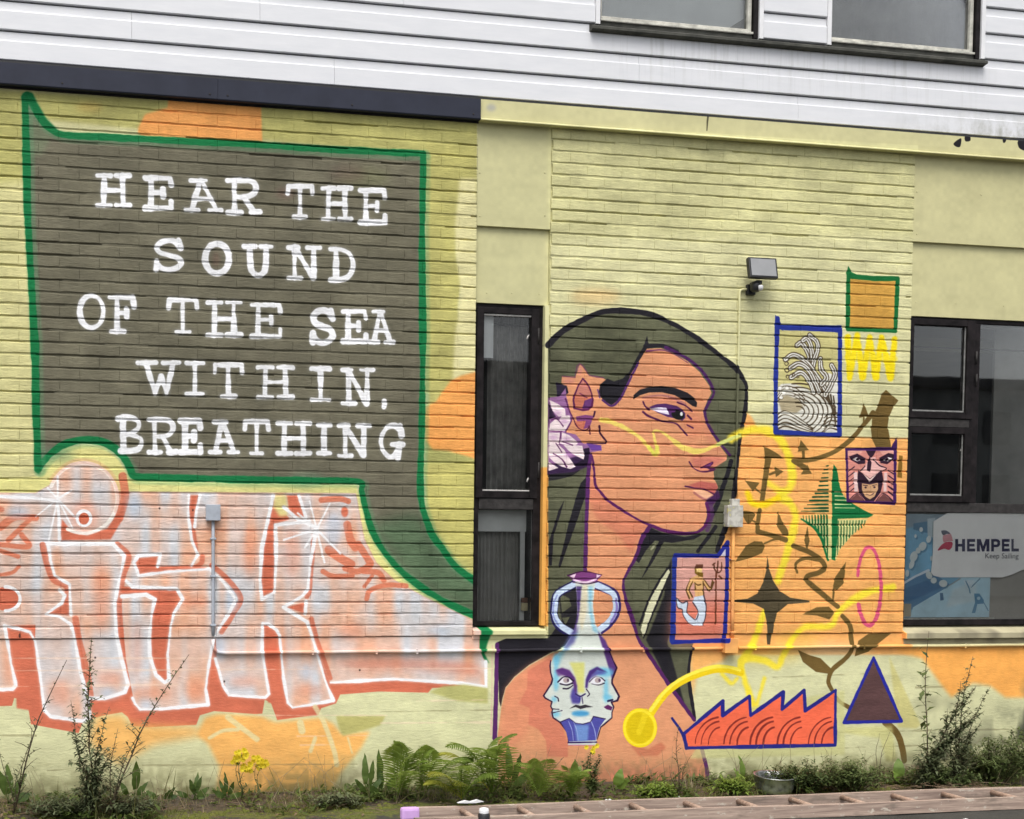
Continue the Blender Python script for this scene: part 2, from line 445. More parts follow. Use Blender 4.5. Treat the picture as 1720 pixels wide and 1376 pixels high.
# salmon fills and shades inside the letters
for pts in ([(230, 937), (265, 935), (262, 952), (330, 950), (352, 955), (287, 959), (233, 966), (227, 945)],
            [(203, 985), (300, 990), (306, 1007), (290, 1030), (286, 1050), (281, 1100), (283, 1142), (277, 1146), (262, 1132), (253, 1100), (252, 1070), (256, 1032), (262, 1007), (245, 997), (205, 1000)],
            [(459, 838), (468, 850), (487, 872), (463, 880), (464, 937), (461, 993), (440, 1003), (438, 975), (441, 920), (448, 887)],
            [(481, 832), (503, 832), (512, 868), (487, 866)], [(317, 832), (336, 832), (330, 857), (328, 890), (334, 930), (322, 907), (316, 862)],
            [(109, 995), (118, 1000), (121, 1034), (80, 1031), (105, 1013)], [(480, 1020), (513, 1012), (513, 1031)],
            [(447, 1054), (462, 1058), (470, 1069), (477, 1142), (488, 1190), (450, 1180), (452, 1167), (441, 1094)],
            [(10, 1052), (40, 1056), (54, 1064), (60, 1080), (68, 1134), (78, 1198), (28, 1190), (26, 1150), (18, 1110)],
            [(100, 908), (104, 872), (118, 890), (146, 900), (180, 888), (200, 858), (213, 836), (206, 872), (186, 906)]):
    C.poly(pts, sal, soft=0.6)
C.poly([(461, 832), (481, 832), (484, 866), (470, 868), (458, 850)], tone((222, 208, 140), 0.05), soft=3)
for pts, w in (([(72, 916), (80, 950), (90, 974), (112, 986), (114, 1010)], 10), ([(197, 915), (216, 936), (207, 970), (200, 1010), (203, 1060)], 9), ([(127, 1040), (133, 1075), (146, 1130), (155, 1190)], 10),
               ([(356, 950), (384, 975), (404, 1005), (392, 1030), (372, 1062)], 9), ([(340, 935), (338, 946), (326, 953)], 8), ([(523, 1040), (534, 1078), (556, 1140)], 8), ([(527, 900), (521, 985), (515, 1003)], 7),
               ([(206, 800), (210, 835), (200, 870)], 13)):
    C.stroke(pts, w, SALMON, 0.85, soft=3)
for pts, w in (([(60, 870), (25, 869), (0, 886)], 11), ([(55, 868), (30, 892), (14, 908)], 8), ([(36, 898), (48, 918), (0, 915)], 8), ([(0, 925), (30, 935)], 7), ([(0, 966), (20, 962), (32, 952)], 5), ([(-30, 800 + 48), (3, 856)], 8),
               ([(583, 882), (588, 905), (597, 920)], 14), ([(553, 924), (572, 938), (590, 948)], 15), ([(602, 915), (612, 930), (622, 946)], 13), ([(580, 955), (600, 960), (622, 950)], 11), ([(542, 960), (560, 968), (592, 967)], 9),
               ([(616, 1006), (622, 992), (650, 983), (682, 984)], 8), ([(540, 840), (570, 838), (585, 842)], 10), ([(610, 960), (635, 962), (645, 975)], 9), ([(625, 968), (612, 985)], 6)):
    C.stroke(pts, w, (212, 122, 92), 0.92, soft=3)
C.oval(579, 860, 6, 9, SALMON, soft=1)
C.poly([(560, 1112), (640, 1105), (760, 1110), (805, 1118), (808, 1135), (700, 1124), (600, 1125)], SALMON, 0.55, soft=9)
for x, y, rx, ry in ((100, 1165, 18, 22), (185, 1140, 20, 14), (255, 1165, 36, 9), (330, 1160, 16, 18), (410, 1145, 26, 9), (520, 1160, 24, 9), (15, 1120, 6, 30), (170, 1000, 12, 60), (320, 1010, 30, 12), (475, 1090, 5, 40), (490, 930, 14, 40), (420, 930, 12, 40), (590, 1060, 22, 14), (230, 1090, 7, 50)):
    C.oval(x, y, rx, ry, (226, 142, 108), 0.5, soft=8)
for x, y, rx, ry in ((560, 890, 16, 30), (225, 850, 12, 22), (390, 1010, 10, 20), (735, 1060, 20, 8), (185, 1165, 18, 7), (250, 1185, 20, 5), (370, 1090, 8, 24), (30, 860, 22, 10), (515, 1130, 12, 14)):
    C.oval(x, y, rx, ry, (190, 202, 218), 0.75, soft=7)
for q in ([(100, 908), (99, 870), (97, 842), (60, 837), (0, 834), (-60, 833)], [(80, 914), (190, 914), (209, 934), (201, 970), (193, 1012), (195, 1062), (203, 1102), (215, 1150), (210, 1163), (176, 1174), (150, 1173)],
          [(81, 914), (85, 942), (92, 967), (117, 982), (119, 1032)], [(100, 991), (109, 1000), (104, 1013), (77, 1032), (100, 1036), (119, 1049), (125, 1069), (135, 1127), (149, 1182), (152, 1206), (140, 1212), (85, 1204), (75, 1194), (67, 1132), (59, 1077), (50, 1062), (30, 1056), (8, 1051)],
          [(8, 1051), (19, 1117), (27, 1152), (21, 1158), (-40, 1160)], [(265, 952), (270, 930), (232, 934), (225, 945), (233, 967), (287, 960), (352, 956), (375, 977), (396, 1007), (385, 1030), (365, 1060), (357, 1082), (350, 1125), (346, 1157), (350, 1184), (275, 1191), (236, 1192), (227, 1182), (223, 1173)],
          [(212, 976), (222, 986), (297, 989), (307, 1007), (292, 1030), (287, 1050), (282, 1100), (284, 1142), (277, 1147), (262, 1134), (252, 1102), (251, 1070), (255, 1032), (260, 1007), (245, 999), (205, 1002)],
          [(317, 832), (316, 862), (322, 907), (332, 932), (322, 950)], [(336, 832), (330, 857), (327, 885)], [(459, 832), (447, 887), (440, 920), (437, 975), (440, 1007), (461, 995), (464, 937), (463, 882), (520, 876)],
          [(502, 832), (514, 870)], [(477, 852), (500, 872), (530, 886)], [(531, 893), (522, 940), (517, 990), (507, 1002), (476, 1020), (516, 1045), (527, 1077), (547, 1144), (560, 1177), (535, 1182), (492, 1189), (484, 1181), (477, 1142), (470, 1069), (464, 1058), (450, 1048), (441, 1047), (441, 1094), (446, 1127), (452, 1166), (446, 1172), (385, 1168), (375, 1152), (365, 1117), (362, 1107)],
          [(514, 1010), (513, 1031)], [(817, 1112), (817, 1154), (775, 1148), (662, 1141), (556, 1147)]):
    C.stroke(q, 9, (246, 236, 236), 0.25, soft=7, sm=False); C.stroke(q, 5.2, WHITE, soft=1.6, sm=False, wob=1.2)
C.poly([(90, 812), (110, 786), (145, 778), (182, 795), (197, 835), (185, 872), (150, 894), (125, 888), (100, 850)], body, 0.85, soft=2)
C.oval(140, 868, 24, 26, (228, 160, 136), 0.6, soft=8)
C.ring(140, 837, 57, 59, 5.5, (246, 238, 230), 0.95, 1.5, -160, 118)
C.ring(140, 837, 60, 62, 9, (226, 150, 124), 0.35, 5, -150, 20)
C.oval(141, 871, 10, 10, SALMON); C.ring(141, 871, 11.5, 12.5, 5, WHITE)
C.oval(9, 1006, 22, 20, SALMON); C.ring(9, 1006, 25, 20, 5.5, WHITE, 1, 1.2, -90, 90)
for cx, cy, rays in ((97, 838, [(60, 868), (82, 907), (122, 887), (120, 824), (97, 800), (80, 820), (100, 905), (125, 868)]), (532, 889, [(520, 842), (554, 846), (477, 907), (512, 920), (545, 945), (572, 930), (500, 862)])):
    C.oval(cx, cy, 20, 12, WHITE, 0.7, soft=9)
    for e in rays:
        C.stroke([(cx, cy), e], 4, WHITE, 0.9, soft=1.6, sm=False, w2=2.2)

# orange and olive patches low on the wall at the left
C.poly([(158, 1206), (205, 1200), (216, 1216), (330, 1222), (340, 1235), (260, 1250), (200, 1285), (150, 1250)], tone((238, 178, 100), 0.05), 0.9, soft=9)
C.poly([(345, 1206), (365, 1200), (440, 1204), (462, 1214), (540, 1206), (560, 1216), (575, 1234), (622, 1229), (607, 1257), (575, 1297), (545, 1350), (360, 1350), (370, 1290), (350, 1250), (330, 1235)], tone((240, 180, 102), 0.05), soft=4)
C.poly([(565, 1203), (600, 1203), (648, 1203), (640, 1218), (610, 1228), (577, 1236), (570, 1225)], tone((186, 180, 112), 0.05), soft=1.5)
C.poly([(722, 1163), (745, 1153), (780, 1150), (820, 1156), (820, 1182), (770, 1178)], tone((184, 182, 116), 0.05), soft=2)
for q, w in (([(383, 1205), (405, 1222), (432, 1242)], 9), ([(352, 1240), (375, 1228), (400, 1226)], 6), ([(505, 1215), (508, 1228)], 12), ([(530, 1188), (545, 1215), (562, 1262), (566, 1285)], 9), ([(522, 1262), (530, 1240)], 6), ([(585, 1240), (592, 1265)], 4)):
    C.stroke(q, w, (222, 216, 168), 0.75, soft=4)
C.poly([(575, 1300), (620, 1278), (640, 1330), (560, 1340)], (228, 222, 190), 0.6, soft=8)
# ridges of old joints showing through the paint of the base
for y0, y1, xa, xb in ((1106, 1106, -200, 360), (1128, 1123, -200, 830), (1154, 1150, 0, 300), (1237, 1236, 500, 620), (1252, 1251, 505, 585), (1202, 1202, 430, 650), (1145, 1135, 850, 1160), (1178, 1170, 700, 1160), (1215, 1210, 640, 1500)):
    C.stroke([(xa, y0), (xb, y1)], 2.2, (244, 214, 190), 0.4, sm=False, wob=1.5)
for y0, y1, xa, xb in ((1286, 1284, 240, 600), (1236, 1236, 0, 60), (1295, 1290, 80, 160), (1232, 1225, 1300, 1720), (1258, 1250, 1390, 1620), (1196, 1192, 640, 900), (1138, 1132, 1300, 1460), (1155, 1150, 1540, 1720)):
    C.stroke([(xa, y0), (xb, y1)], 1.6, (120, 112, 80), 0.4, sm=False, wob=1.5)

# ---- right half of the mural: orange ground, head, vase, vine and small framed pictures
org = tone((239, 174, 102), 0.06)
C.poly([(1251, 690), (1262, 700), (1275, 722), (1300, 733), (1420, 735), (1536, 737), (1530, 1100), (1165, 1100), (1160, 1125), (1158, 900), (1225, 860), (1240, 740)], org, soft=2)
C.poly([(1160, 1085), (1230, 1090), (1215, 1112), (1172, 1128), (1162, 1180)], tone((240, 178, 104), 0.05), soft=5)
C.poly([(1505, 1088), (1800, 1084), (1800, 1168), (1720, 1172), (1690, 1172), (1665, 1152), (1635, 1147), (1600, 1172), (1582, 1150), (1550, 1106), (1512, 1096)], tone((244, 172, 88), 0.05), soft=4)
C.poly([(902, 785), (922, 785), (922, 1052), (900, 1052)], tone((228, 166, 84), 0.05), soft=1)
C.oval(1380, 1090, 90, 10, (190, 190, 170), 0.45, soft=10)
for x, y, rx, ry in ((1290, 1100, 60, 14), (1340, 1075, 40, 12), (1470, 1000, 30, 8), (1290, 850, 30, 10)):
    C.oval(x, y, rx, ry, (244, 200, 80), 0.4, soft=12)
# hair
outline = [(921, 580), (938, 562), (960, 547), (1000, 528), (1030, 522), (1080, 525), (1115, 537), (1160, 561), (1202, 591), (1235, 618), (1251, 642), (1254, 660), (1250, 700), (1242, 740), (1237, 787), (1232, 832), (1227, 856), (1220, 880), (1205, 922)]
hair = tone(HAIR, 0.16)
C.poly(outline + [(1205, 1000), (1164, 1085), (1158, 1137), (1168, 1210), (1107, 1124), (1072, 1072), (1060, 1080), (921, 1075)], hair)
# black passages in the hair and behind the vase
blk = tone(BLACK, 0.12)
C.poly([(836, 1079), (850, 1073), (922, 1072), (940, 1045), (968, 1020), (972, 1070), (950, 1085), (925, 1097), (890, 1117), (865, 1137), (850, 1155), (845, 1172), (842, 1188), (839, 1178)], blk)
C.poly([(938, 985), (968, 985), (972, 1050), (946, 1058), (940, 1020)], blk, 0.85, soft=1)
C.poly([(941, 998), (956, 1005), (960, 1018), (944, 1030)], hair); C.poly([(944, 1038), (957, 1036), (950, 1050)], hair)
C.poly([(975, 812), (986, 800), (987, 826), (980, 843), (967, 882), (952, 922), (941, 954), (938, 950), (947, 914), (955, 880), (967, 838)], blk)
C.poly([(948, 840), (942, 862), (930, 900), (927, 950), (922, 950), (922, 910), (930, 885), (938, 858)], blk)
C.poly([(921, 795), (945, 788), (975, 790), (960, 800), (935, 806), (921, 808)], blk, 0.9)
C.poly([(1087, 884), (1112, 895), (1150, 902), (1184, 896), (1166, 906), (1128, 912), (1100, 908), (1085, 925), (1073, 946), (1066, 940), (1078, 905)], blk)
C.stroke([(1113, 905), (1097, 938), (1076, 974)], 9, BLACK, w2=2); C.stroke([(1101, 915), (1094, 923)], 3, (150, 150, 120))
C.stroke([(1202, 885), (1190, 902), (1172, 926)], 7, BLACK); C.stroke([(1228, 775), (1221, 800), (1213, 822), (1206, 845), (1192, 872)], 9, BLACK)
C.poly([(1128, 938), (1120, 958), (1116, 1000), (1100, 1040), (1086, 1075), (1110, 1120), (1135, 1200), (1150, 1180), (1128, 1100), (1122, 1080), (1128, 1060)], blk, 0.95, soft=1)
C.poly([(1100, 1080), (1118, 1085), (1122, 1120), (1140, 1180), (1163, 1200), (1167, 1210), (1130, 1160)], blk, 0.9, soft=1)
C.poly([(1123, 956), (1126, 962), (1110, 1000), (1092, 1042), (1081, 1070), (1076, 1058), (1090, 1010), (1108, 975)], (214, 213, 178))
C.stroke([(1126, 962), (1108, 1004), (1092, 1042), (1082, 1072)], 3, BLACK); C.stroke([(1121, 955), (1106, 978), (1089, 1010), (1074, 1050)], 3.5, BLACK)
C.stroke(outline[:9], 9.5, BLACK, wob=1.2); C.stroke(outline[8:], 8, BLACK, wob=1.2); C.stroke([(1230, 845), (1222, 878), (1205, 925)], 9, BLACK)
C.stroke([(1163, 1088), (1158, 1137), (1168, 1207)], 6, BLACK)
# shoulder, neck and face
skin = tone(SKIN, 0.045); skin2 = tone(SKIN2, 0.05)
C.poly([(840, 1400), (837, 1235), (843, 1188), (850, 1157), (865, 1139), (890, 1119), (925, 1099), (962, 1084), (985, 960), (1046, 975), (1050, 1005), (1060, 1035), (1072, 1072), (1092, 1102), (1122, 1147), (1147, 1182), (1167, 1210), (1172, 1232), (1182, 1265), (1190, 1310), (1192, 1400)], skin)
C.poly([(845, 1190), (850, 1157), (865, 1139), (890, 1119), (930, 1099), (930, 1170), (915, 1168), (880, 1240), (842, 1260)], tone((222, 142, 108), 0.04), 0.7, soft=8)
C.poly([(887, 1127), (926, 1104), (930, 1160), (914, 1168), (927, 1182), (930, 1206), (945, 1216), (955, 1250), (955, 1272), (920, 1272), (918, 1245), (906, 1226), (888, 1217), (891, 1190), (872, 1182), (886, 1157)], skin2, 0.8, soft=1)
C.poly([(1058, 1250), (1090, 1258), (1112, 1247), (1120, 1256), (1105, 1270), (1075, 1271)], (196, 112, 84), 0.75, soft=2)
C.poly([(930, 1300), (1060, 1290), (1190, 1290), (1190, 1340), (845, 1340)], skin2, 0.5, soft=8)
face = [(1080, 592), (1086, 586), (1110, 585), (1130, 593), (1155, 607), (1175, 625), (1191, 648), (1195, 660), (1187, 676), (1181, 692), (1187, 715), (1202, 740), (1222, 766), (1220, 773), (1198, 787), (1200, 805), (1206, 818), (1200, 830), (1190, 840), (1185, 846), (1188, 865), (1182, 884), (1170, 892), (1147, 894), (1115, 890), (1092, 882), (1078, 905), (1068, 935), (1050, 967), (1046, 980), (1048, 1000), (985, 1000), (985, 960), (985, 880), (987, 826), (989, 795), (992, 762), (979, 744), (970, 735), (955, 728), (956, 712), (960, 703), (955, 690), (950, 669), (953, 653), (962, 640), (976, 632), (1010, 634), (1040, 650), (1060, 627)]
C.poly(face, skin)
C.poly([(987, 830), (994, 770), (999, 812), (1022, 842), (1072, 874), (1092, 883), (1076, 900), (1060, 930), (1040, 900), (1000, 870)], skin2, 0.6, soft=4)
C.poly([(1140, 690), (1165, 690), (1182, 700), (1190, 722), (1160, 740), (1150, 715)], SKIN2, 0.45, soft=8)
C.poly([(1160, 768), (1196, 766), (1221, 769), (1198, 787), (1176, 791), (1163, 783)], (198, 104, 100), 0.6, soft=4); C.poly([(1186, 705), (1203, 742), (1215, 760), (1196, 756), (1184, 730)], (206, 128, 104), 0.5, soft=5); C.oval(1115, 672, 36, 8, (212, 130, 108), 0.5, soft=5)
# ear and its flower
C.poly([(974.5, 611), (980, 617), (989, 630), (996, 634), (1012, 635), (1005, 660), (1008, 728), (1019, 742), (997, 741), (987, 744), (979, 743), (972, 737), (967, 729), (953, 728), (949, 724), (956, 713), (960, 703), (956, 691), (950, 669), (954, 652), (943, 643), (944, 632), (965, 633), (968, 630)], skin)
C.oval(955, 640, 10, 6, (216, 140, 130), 0.6, soft=3); C.oval(974, 622, 4, 8, (216, 140, 140), 0.6, soft=2)
pl = [(979, 636), (971, 649), (965, 664), (963, 672), (965, 686), (979, 689), (988, 688), (994, 683), (996, 672), (994, 662), (989, 648)]
C.poly(pl, (200, 118, 92)); C.poly([(979, 638), (972, 650), (967, 662), (980, 668), (993, 664), (987, 650)], (198, 128, 118), 0.8)
C.poly([(982, 673), (996, 668), (994, 684), (986, 689), (978, 686)], (106, 58, 116)); C.stroke([(974, 661), (986, 668)], 2, (120, 50, 80)); C.stroke(pl + [pl[0]], 3, (92, 32, 76), sm=False)
C.poly([(967, 700), (983, 697), (998, 699), (994, 708), (990, 718), (981, 721), (972, 714)], (128, 68, 122)); C.poly([(966, 708), (984, 707), (980, 722), (970, 718)], (206, 120, 96))
C.stroke([(963, 702), (967, 713), (973, 720), (981, 723), (987, 721), (990, 716), (991, 729)], 2.2, (84, 26, 60)); C.stroke([(999, 692), (997, 700)], 3, (60, 24, 60)); C.stroke([(1006.6, 716), (1008, 728), (1019, 742), (1018, 745), (987, 745)], 2.6, (56, 20, 48), sm=False)
C.stroke([(944, 632), (966, 634), (969, 616), (974, 611), (980, 616), (990, 631), (1014, 635)], 2.2, (108, 60, 92), 0.8, sm=False)
C.poly([(934, 642), (952, 648), (955, 660), (944, 668), (936, 668)], (44, 36, 56))
C.poly([(921, 668), (940, 666), (950, 652), (952, 668), (957, 690), (961, 704), (950, 726), (967, 730), (980, 745), (1010, 748), (1011, 757), (992, 760), (992, 780), (965, 792), (921, 796)], (150, 104, 152)); C.poly([(955, 770), (992, 760), (992, 782), (965, 793), (921, 797), (921, 786)], (56, 36, 70), soft=1)
C.poly([(985, 745), (1009, 748), (1010, 756), (994, 757)], (106, 66, 150)); C.poly([(975, 755), (990, 752), (992, 782), (962, 784), (978, 772)], (38, 26, 48)); C.poly([(922, 676), (928, 690), (934, 700), (922, 705)], (44, 30, 54))
for pts in ([(923, 672), (936, 678), (949, 687), (950, 698), (938, 700), (928, 690)], [(922, 726), (924, 712), (934, 703), (945, 712), (950, 724)], [(922, 727), (940, 727), (944, 744), (930, 750), (922, 748)], [(944, 726), (956, 731), (972, 744), (966, 749), (943, 746)], [(922, 750), (934, 744), (948, 756), (954, 766), (922, 767)], [(946, 747), (978, 749), (982, 764), (980, 772), (964, 764), (954, 756)], [(922, 768), (954, 766), (967, 784), (958, 788), (944, 784), (930, 776)], [(922, 776), (938, 786), (922, 791)], [(944, 698), (957, 698), (958, 708), (950, 722), (938, 708)]):
    C.poly(pts, tone((236, 218, 220), 0.05), soft=0.5)
for pts in ([(926, 706), (936, 704), (946, 716)], [(942, 726), (940, 745)], [(934, 745), (944, 760)], [(946, 742), (962, 748)], [(930, 762), (944, 772), (952, 784)], [(922, 724), (944, 725)], [(950, 670), (957, 692), (961, 704), (950, 726)]):
    C.stroke(pts, 2.4, (94, 40, 92))
for q in ((936, 694), (948, 708), (952, 738), (930, 735), (955, 765)):
    C.oval(q[0], q[1], 7, 4, (182, 132, 182), 0.6, soft=3)
# hair line, eyebrow, eye, nose and mouth
C.poly([(1087, 564), (1090, 580), (1084, 590), (1070, 612), (1060, 628), (1051, 650), (1041, 670), (1027, 681), (1013, 672), (1005, 660), (1009, 645), (1020, 636), (1031, 641), (1046, 636), (1057, 625), (1070, 600), (1081, 582)], BLACK)
C.stroke([(1012, 672), (1027, 682), (1041, 671), (1052, 650), (1072, 610)], 3.5, (86, 48, 104)); C.stroke([(1004, 655), (1008, 668)], 3, (110, 70, 120))
C.stroke([(1084, 582), (1112, 581), (1138, 590)], 7, BLACK); C.stroke([(1118, 584), (1140, 594), (1165, 610), (1183, 628), (1196, 650), (1199, 661), (1190, 678), (1184, 693), (1190, 714), (1205, 738), (1226, 765)], 7, (74, 36, 88), w2=4)
C.stroke([(1086, 590), (1112, 588), (1132, 595), (1156, 610)], 2.5, (116, 60, 96))
C.poly([(1064, 664), (1075, 654.5), (1091, 650), (1112, 648.5), (1134, 651.5), (1155, 660), (1168, 670), (1171, 677), (1170, 684), (1163, 682), (1149, 672), (1133, 664), (1112, 659), (1090, 659.5), (1075, 664), (1064, 671)], BLACK, sm=False)
C.stroke([(1080, 668), (1110, 664), (1134, 670), (1152, 680)], 4, (150, 96, 116), 0.5, soft=3)
C.poly([(1090, 684), (1103, 679), (1118, 678), (1137, 682), (1148, 689), (1151, 695), (1151, 702), (1146, 707), (1138, 704), (1120, 700), (1104, 693)], (80, 44, 98))
C.poly([(1091, 686.5), (1105, 684.5), (1119, 685), (1122, 689.5), (1124, 697), (1109, 693.5)], (232, 224, 240))
C.oval(1138.5, 697, 11, 8, (24, 24, 24), rot=0.3); C.oval(1144.5, 695.5, 2.4, 3.4, (235, 235, 235)); C.oval(1130, 689, 6, 4, (84, 40, 96))
for q, w in (([(1080, 675), (1084, 683), (1091, 688)], 3), ([(1080, 692), (1090, 699.5), (1112, 707.5), (1134, 711), (1145, 721), (1154, 731)], 3.4), ([(1138, 676), (1152, 682), (1163, 691)], 2.8), ([(1154, 714), (1164, 719)], 3), ([(1155, 698), (1161, 704)], 4),
             ([(1158, 776), (1164, 785), (1173, 791), (1184.5, 792.6), (1198, 789.5)], 3), ([(1178, 786), (1197, 777), (1190, 786), (1200, 788)], 3.5), ([(1151, 817), (1167, 819.5), (1184, 822), (1201, 831)], 3.2)):
    C.stroke(q, w, (82, 30, 72))
C.poly([(1156, 815), (1177, 808.5), (1203, 812), (1206, 820), (1200, 829), (1184, 821), (1166, 819)], (192, 100, 92), 0.95, soft=0.7); C.poly([(1163, 823), (1180, 823), (1199, 832), (1192, 840), (1180, 837)], (240, 182, 146)); C.stroke([(1166, 828), (1178, 836), (1190, 841)], 4, (150, 80, 96), 0.6, soft=3)
C.poly([(1188, 838), (1198, 832), (1206, 822), (1210, 835), (1196, 850), (1186, 846)], (70, 36, 80), soft=0.6); C.poly([(1180, 786), (1196, 777), (1192, 787)], (112, 56, 112))
C.stroke([(1194, 850), (1196, 866), (1188, 890)], 8, (88, 54, 96), 0.8, soft=4)
C.stroke([(994, 762), (998, 790), (1000, 814), (1008, 826), (1022, 841), (1047, 858), (1072, 873), (1093, 882), (1115, 891), (1147, 896), (1171, 894), (1185, 882), (1191, 864), (1187, 846)], 3.2, (90, 34, 90), wob=1.2, w2=6)
C.stroke([(992, 765), (988, 800), (987, 830), (985, 880), (984, 920), (983, 962)], 7, PURPLE); C.stroke([(1092, 884), (1078, 906), (1068, 936), (1051, 967), (1047, 982), (1051, 1006), (1061, 1036), (1073, 1073), (1093, 1103), (1123, 1148), (1148, 1183), (1168, 1210)], 7, (82, 36, 92), wob=1.4)
C.stroke([(1172, 1232), (1182, 1265), (1188, 1290), (1191, 1320)], 8, (86, 36, 96)); C.stroke([(836, 1083), (834, 1160), (832, 1240)], 8, PURPLE); C.stroke([(828, 1085), (826, 1235)], 1.6, (220, 170, 170), 0.7)
# vase
vin = (198, 214, 236)
C.stroke([(964, 982), (938, 997), (932, 1012), (931, 1035), (940, 1052), (966, 1066)], 15, (38, 34, 84)); C.stroke([(1000, 982), (1020, 990), (1034, 1000), (1036, 1025), (1024, 1046), (1004, 1062)], 15, (58, 44, 104))
C.stroke([(964, 982), (938, 997), (933, 1012), (932, 1034), (941, 1050), (962, 1064)], 10.5, vin); C.stroke([(1000, 982), (1020, 991), (1032, 1001), (1034, 1024), (1023, 1044), (1004, 1060)], 10.5, vin)
C.stroke([(936, 1000), (930, 1015), (930, 1036), (939, 1052)], 3, (120, 130, 200), 0.8, soft=2); C.stroke([(1035, 1006), (1036, 1026), (1026, 1046)], 4, (120, 100, 180), 0.8, soft=2)
C.poly([(966, 976), (1000, 976), (996, 1018), (1000, 1048), (1016, 1075), (1030, 1105), (1036, 1122), (1028, 1142), (1028, 1147), (1041, 1170), (1038, 1176), (1028, 1180), (1031, 1188), (1029, 1197), (1029, 1206), (1010, 1222), (1003, 1242), (1003, 1252), (955, 1252), (956, 1247), (952, 1229), (945, 1215), (930, 1206), (928, 1196), (929, 1191), (926, 1187), (928, 1179), (914, 1171), (914, 1168), (928, 1148), (929, 1141), (926, 1129), (925, 1117), (930, 1106), (950, 1085), (962, 1066), (970, 1040), (969, 1000)], tone((208, 214, 206), 0.03))
C.poly([(968, 985), (977, 985), (974, 1030), (966, 1062), (950, 1078), (964, 1060), (970, 1030)], (78, 54, 120), 0.9, soft=1); C.poly([(979, 982), (988, 982), (985, 1030), (978, 1060), (972, 1040)], (224, 212, 180), 0.8, soft=2); C.poly([(988, 985), (996, 985), (994, 1020), (998, 1048), (1008, 1066), (996, 1060), (990, 1030)], (140, 196, 220), 0.9, soft=1.5)
C.poly([(930, 1106), (952, 1082), (965, 1060), (972, 1066), (950, 1094), (938, 1120)], (120, 186, 206), 0.75, soft=4); C.poly([(962, 1060), (972, 1050), (966, 1080), (946, 1094)], (76, 60, 130), 0.7, soft=3)
C.poly([(1004, 1060), (1018, 1076), (1031, 1108), (1037, 1122), (1029, 1142), (1022, 1118), (1012, 1085)], (84, 48, 116), 0.95, soft=1)
C.poly([(957, 1113), (983, 1113), (982, 1150), (983, 1164), (971, 1164), (968, 1138), (962, 1122)], (212, 210, 122), 0.95, soft=1.5)
for x, y, rx, ry in ((935, 1140, 5, 22), (1018, 1130, 14, 8), (1019, 1160, 4, 22), (1022, 1172, 8, 5), (932, 1175, 5, 5), (934, 1200, 8, 5), (935, 1110, 5, 12), (1008, 1128, 14, 6)):
    C.oval(x, y, rx, ry, (104, 188, 222), 0.75, soft=3)
C.poly([(962, 1158), (970, 1150), (971, 1168), (978, 1172), (974, 1183), (962, 1182), (959, 1170)], (76, 66, 146), 0.95, soft=2); C.poly([(934, 1127), (946, 1123), (958, 1127), (967, 1140), (970, 1154), (962, 1142), (950, 1135), (938, 1136)], (104, 60, 126), 0.8, soft=2.5); C.poly([(986, 1148), (990, 1134), (1000, 1126), (1012, 1127), (1020, 1132), (1005, 1134), (994, 1140)], (80, 70, 150), 0.8, soft=2.5); C.oval(976, 1199, 15, 5, (60, 146, 200), 0.9, soft=2.5); C.oval(978, 1212, 18, 6, (226, 228, 226), 0.8, soft=3)
C.poly([(934, 1126), (945, 1122), (957, 1126), (966, 1138), (970, 1152), (968, 1167), (964, 1150), (956, 1138), (942, 1132)], (90, 52, 118), soft=0.7); C.poly([(984, 1156), (985, 1141), (991, 1127), (1004, 1120), (1022, 1130), (1004, 1126), (995, 1134), (989, 1146), (988, 1156)], (72, 48, 120), soft=0.7)
for cx in (951, 1004):
    C.poly([(cx - 13, 1146), (cx - 4, 1138), (cx + 5, 1138), (cx + 13, 1144), (cx + 6, 1149), (cx - 5, 1150)], (228, 226, 232)); C.oval(cx + 1, 1143, 5, 4.4, (176, 160, 160)); C.oval(cx + 4, 1143, 2.0, 3, (96, 76, 96))
    C.stroke([(cx - 13, 1146), (cx - 4, 1138), (cx + 5, 1138), (cx + 13, 1144)], 2.2, (40, 24, 54)); C.stroke([(cx - 9, 1149), (cx + 2, 1151), (cx + 12, 1148)], 2.2, (40, 24, 54))
C.stroke([(947, 1157), (955, 1157), (963, 1152)], 2.2, (40, 24, 54)); C.stroke([(968, 1166), (976, 1170), (984, 1166)], 3.4, (50, 36, 92)); C.stroke([(986, 1158), (991, 1166), (988, 1170)], 2.2, (40, 24, 54)); C.stroke([(975, 1172), (974, 1180)], 3, (60, 60, 140)); C.stroke([(979, 1172), (980, 1182)], 2, (60, 50, 90))
C.poly([(957, 1191), (968, 1184), (976, 1186), (984, 1184), (998, 1188), (986, 1189), (976, 1191.5), (968, 1188)], (54, 50, 58)); C.stroke([(928, 1191), (940, 1192)], 2.2, (40, 24, 54)); C.stroke([(929, 1198), (945, 1194)], 2.2, (40, 24, 54)); C.stroke([(933, 1170), (938, 1173), (939, 1178)], 2.4, (40, 24, 54))
C.poly([(1015, 1188), (1022, 1184), (1030, 1188), (1028, 1194), (1020, 1192)], (96, 40, 96)); C.stroke([(1022, 1178), (1030, 1176)], 3, (40, 40, 80))
for q in ([(926, 1110), (925, 1119), (926, 1130), (929, 1141), (927, 1149), (914, 1169), (917, 1173), (928, 1179), (926, 1187), (929, 1192), (928, 1197), (930, 1206), (942, 1214), (953, 1230), (956, 1248)], [(1022, 1088), (1031, 1110), (1037, 1122), (1029, 1142), (1029, 1148), (1041, 1170), (1038, 1177), (1028, 1180), (1032, 1188), (1029, 1197), (1029, 1206), (1010, 1222), (1004, 1242)]):
    C.stroke(q, 2.6, (48, 22, 54), sm=False)
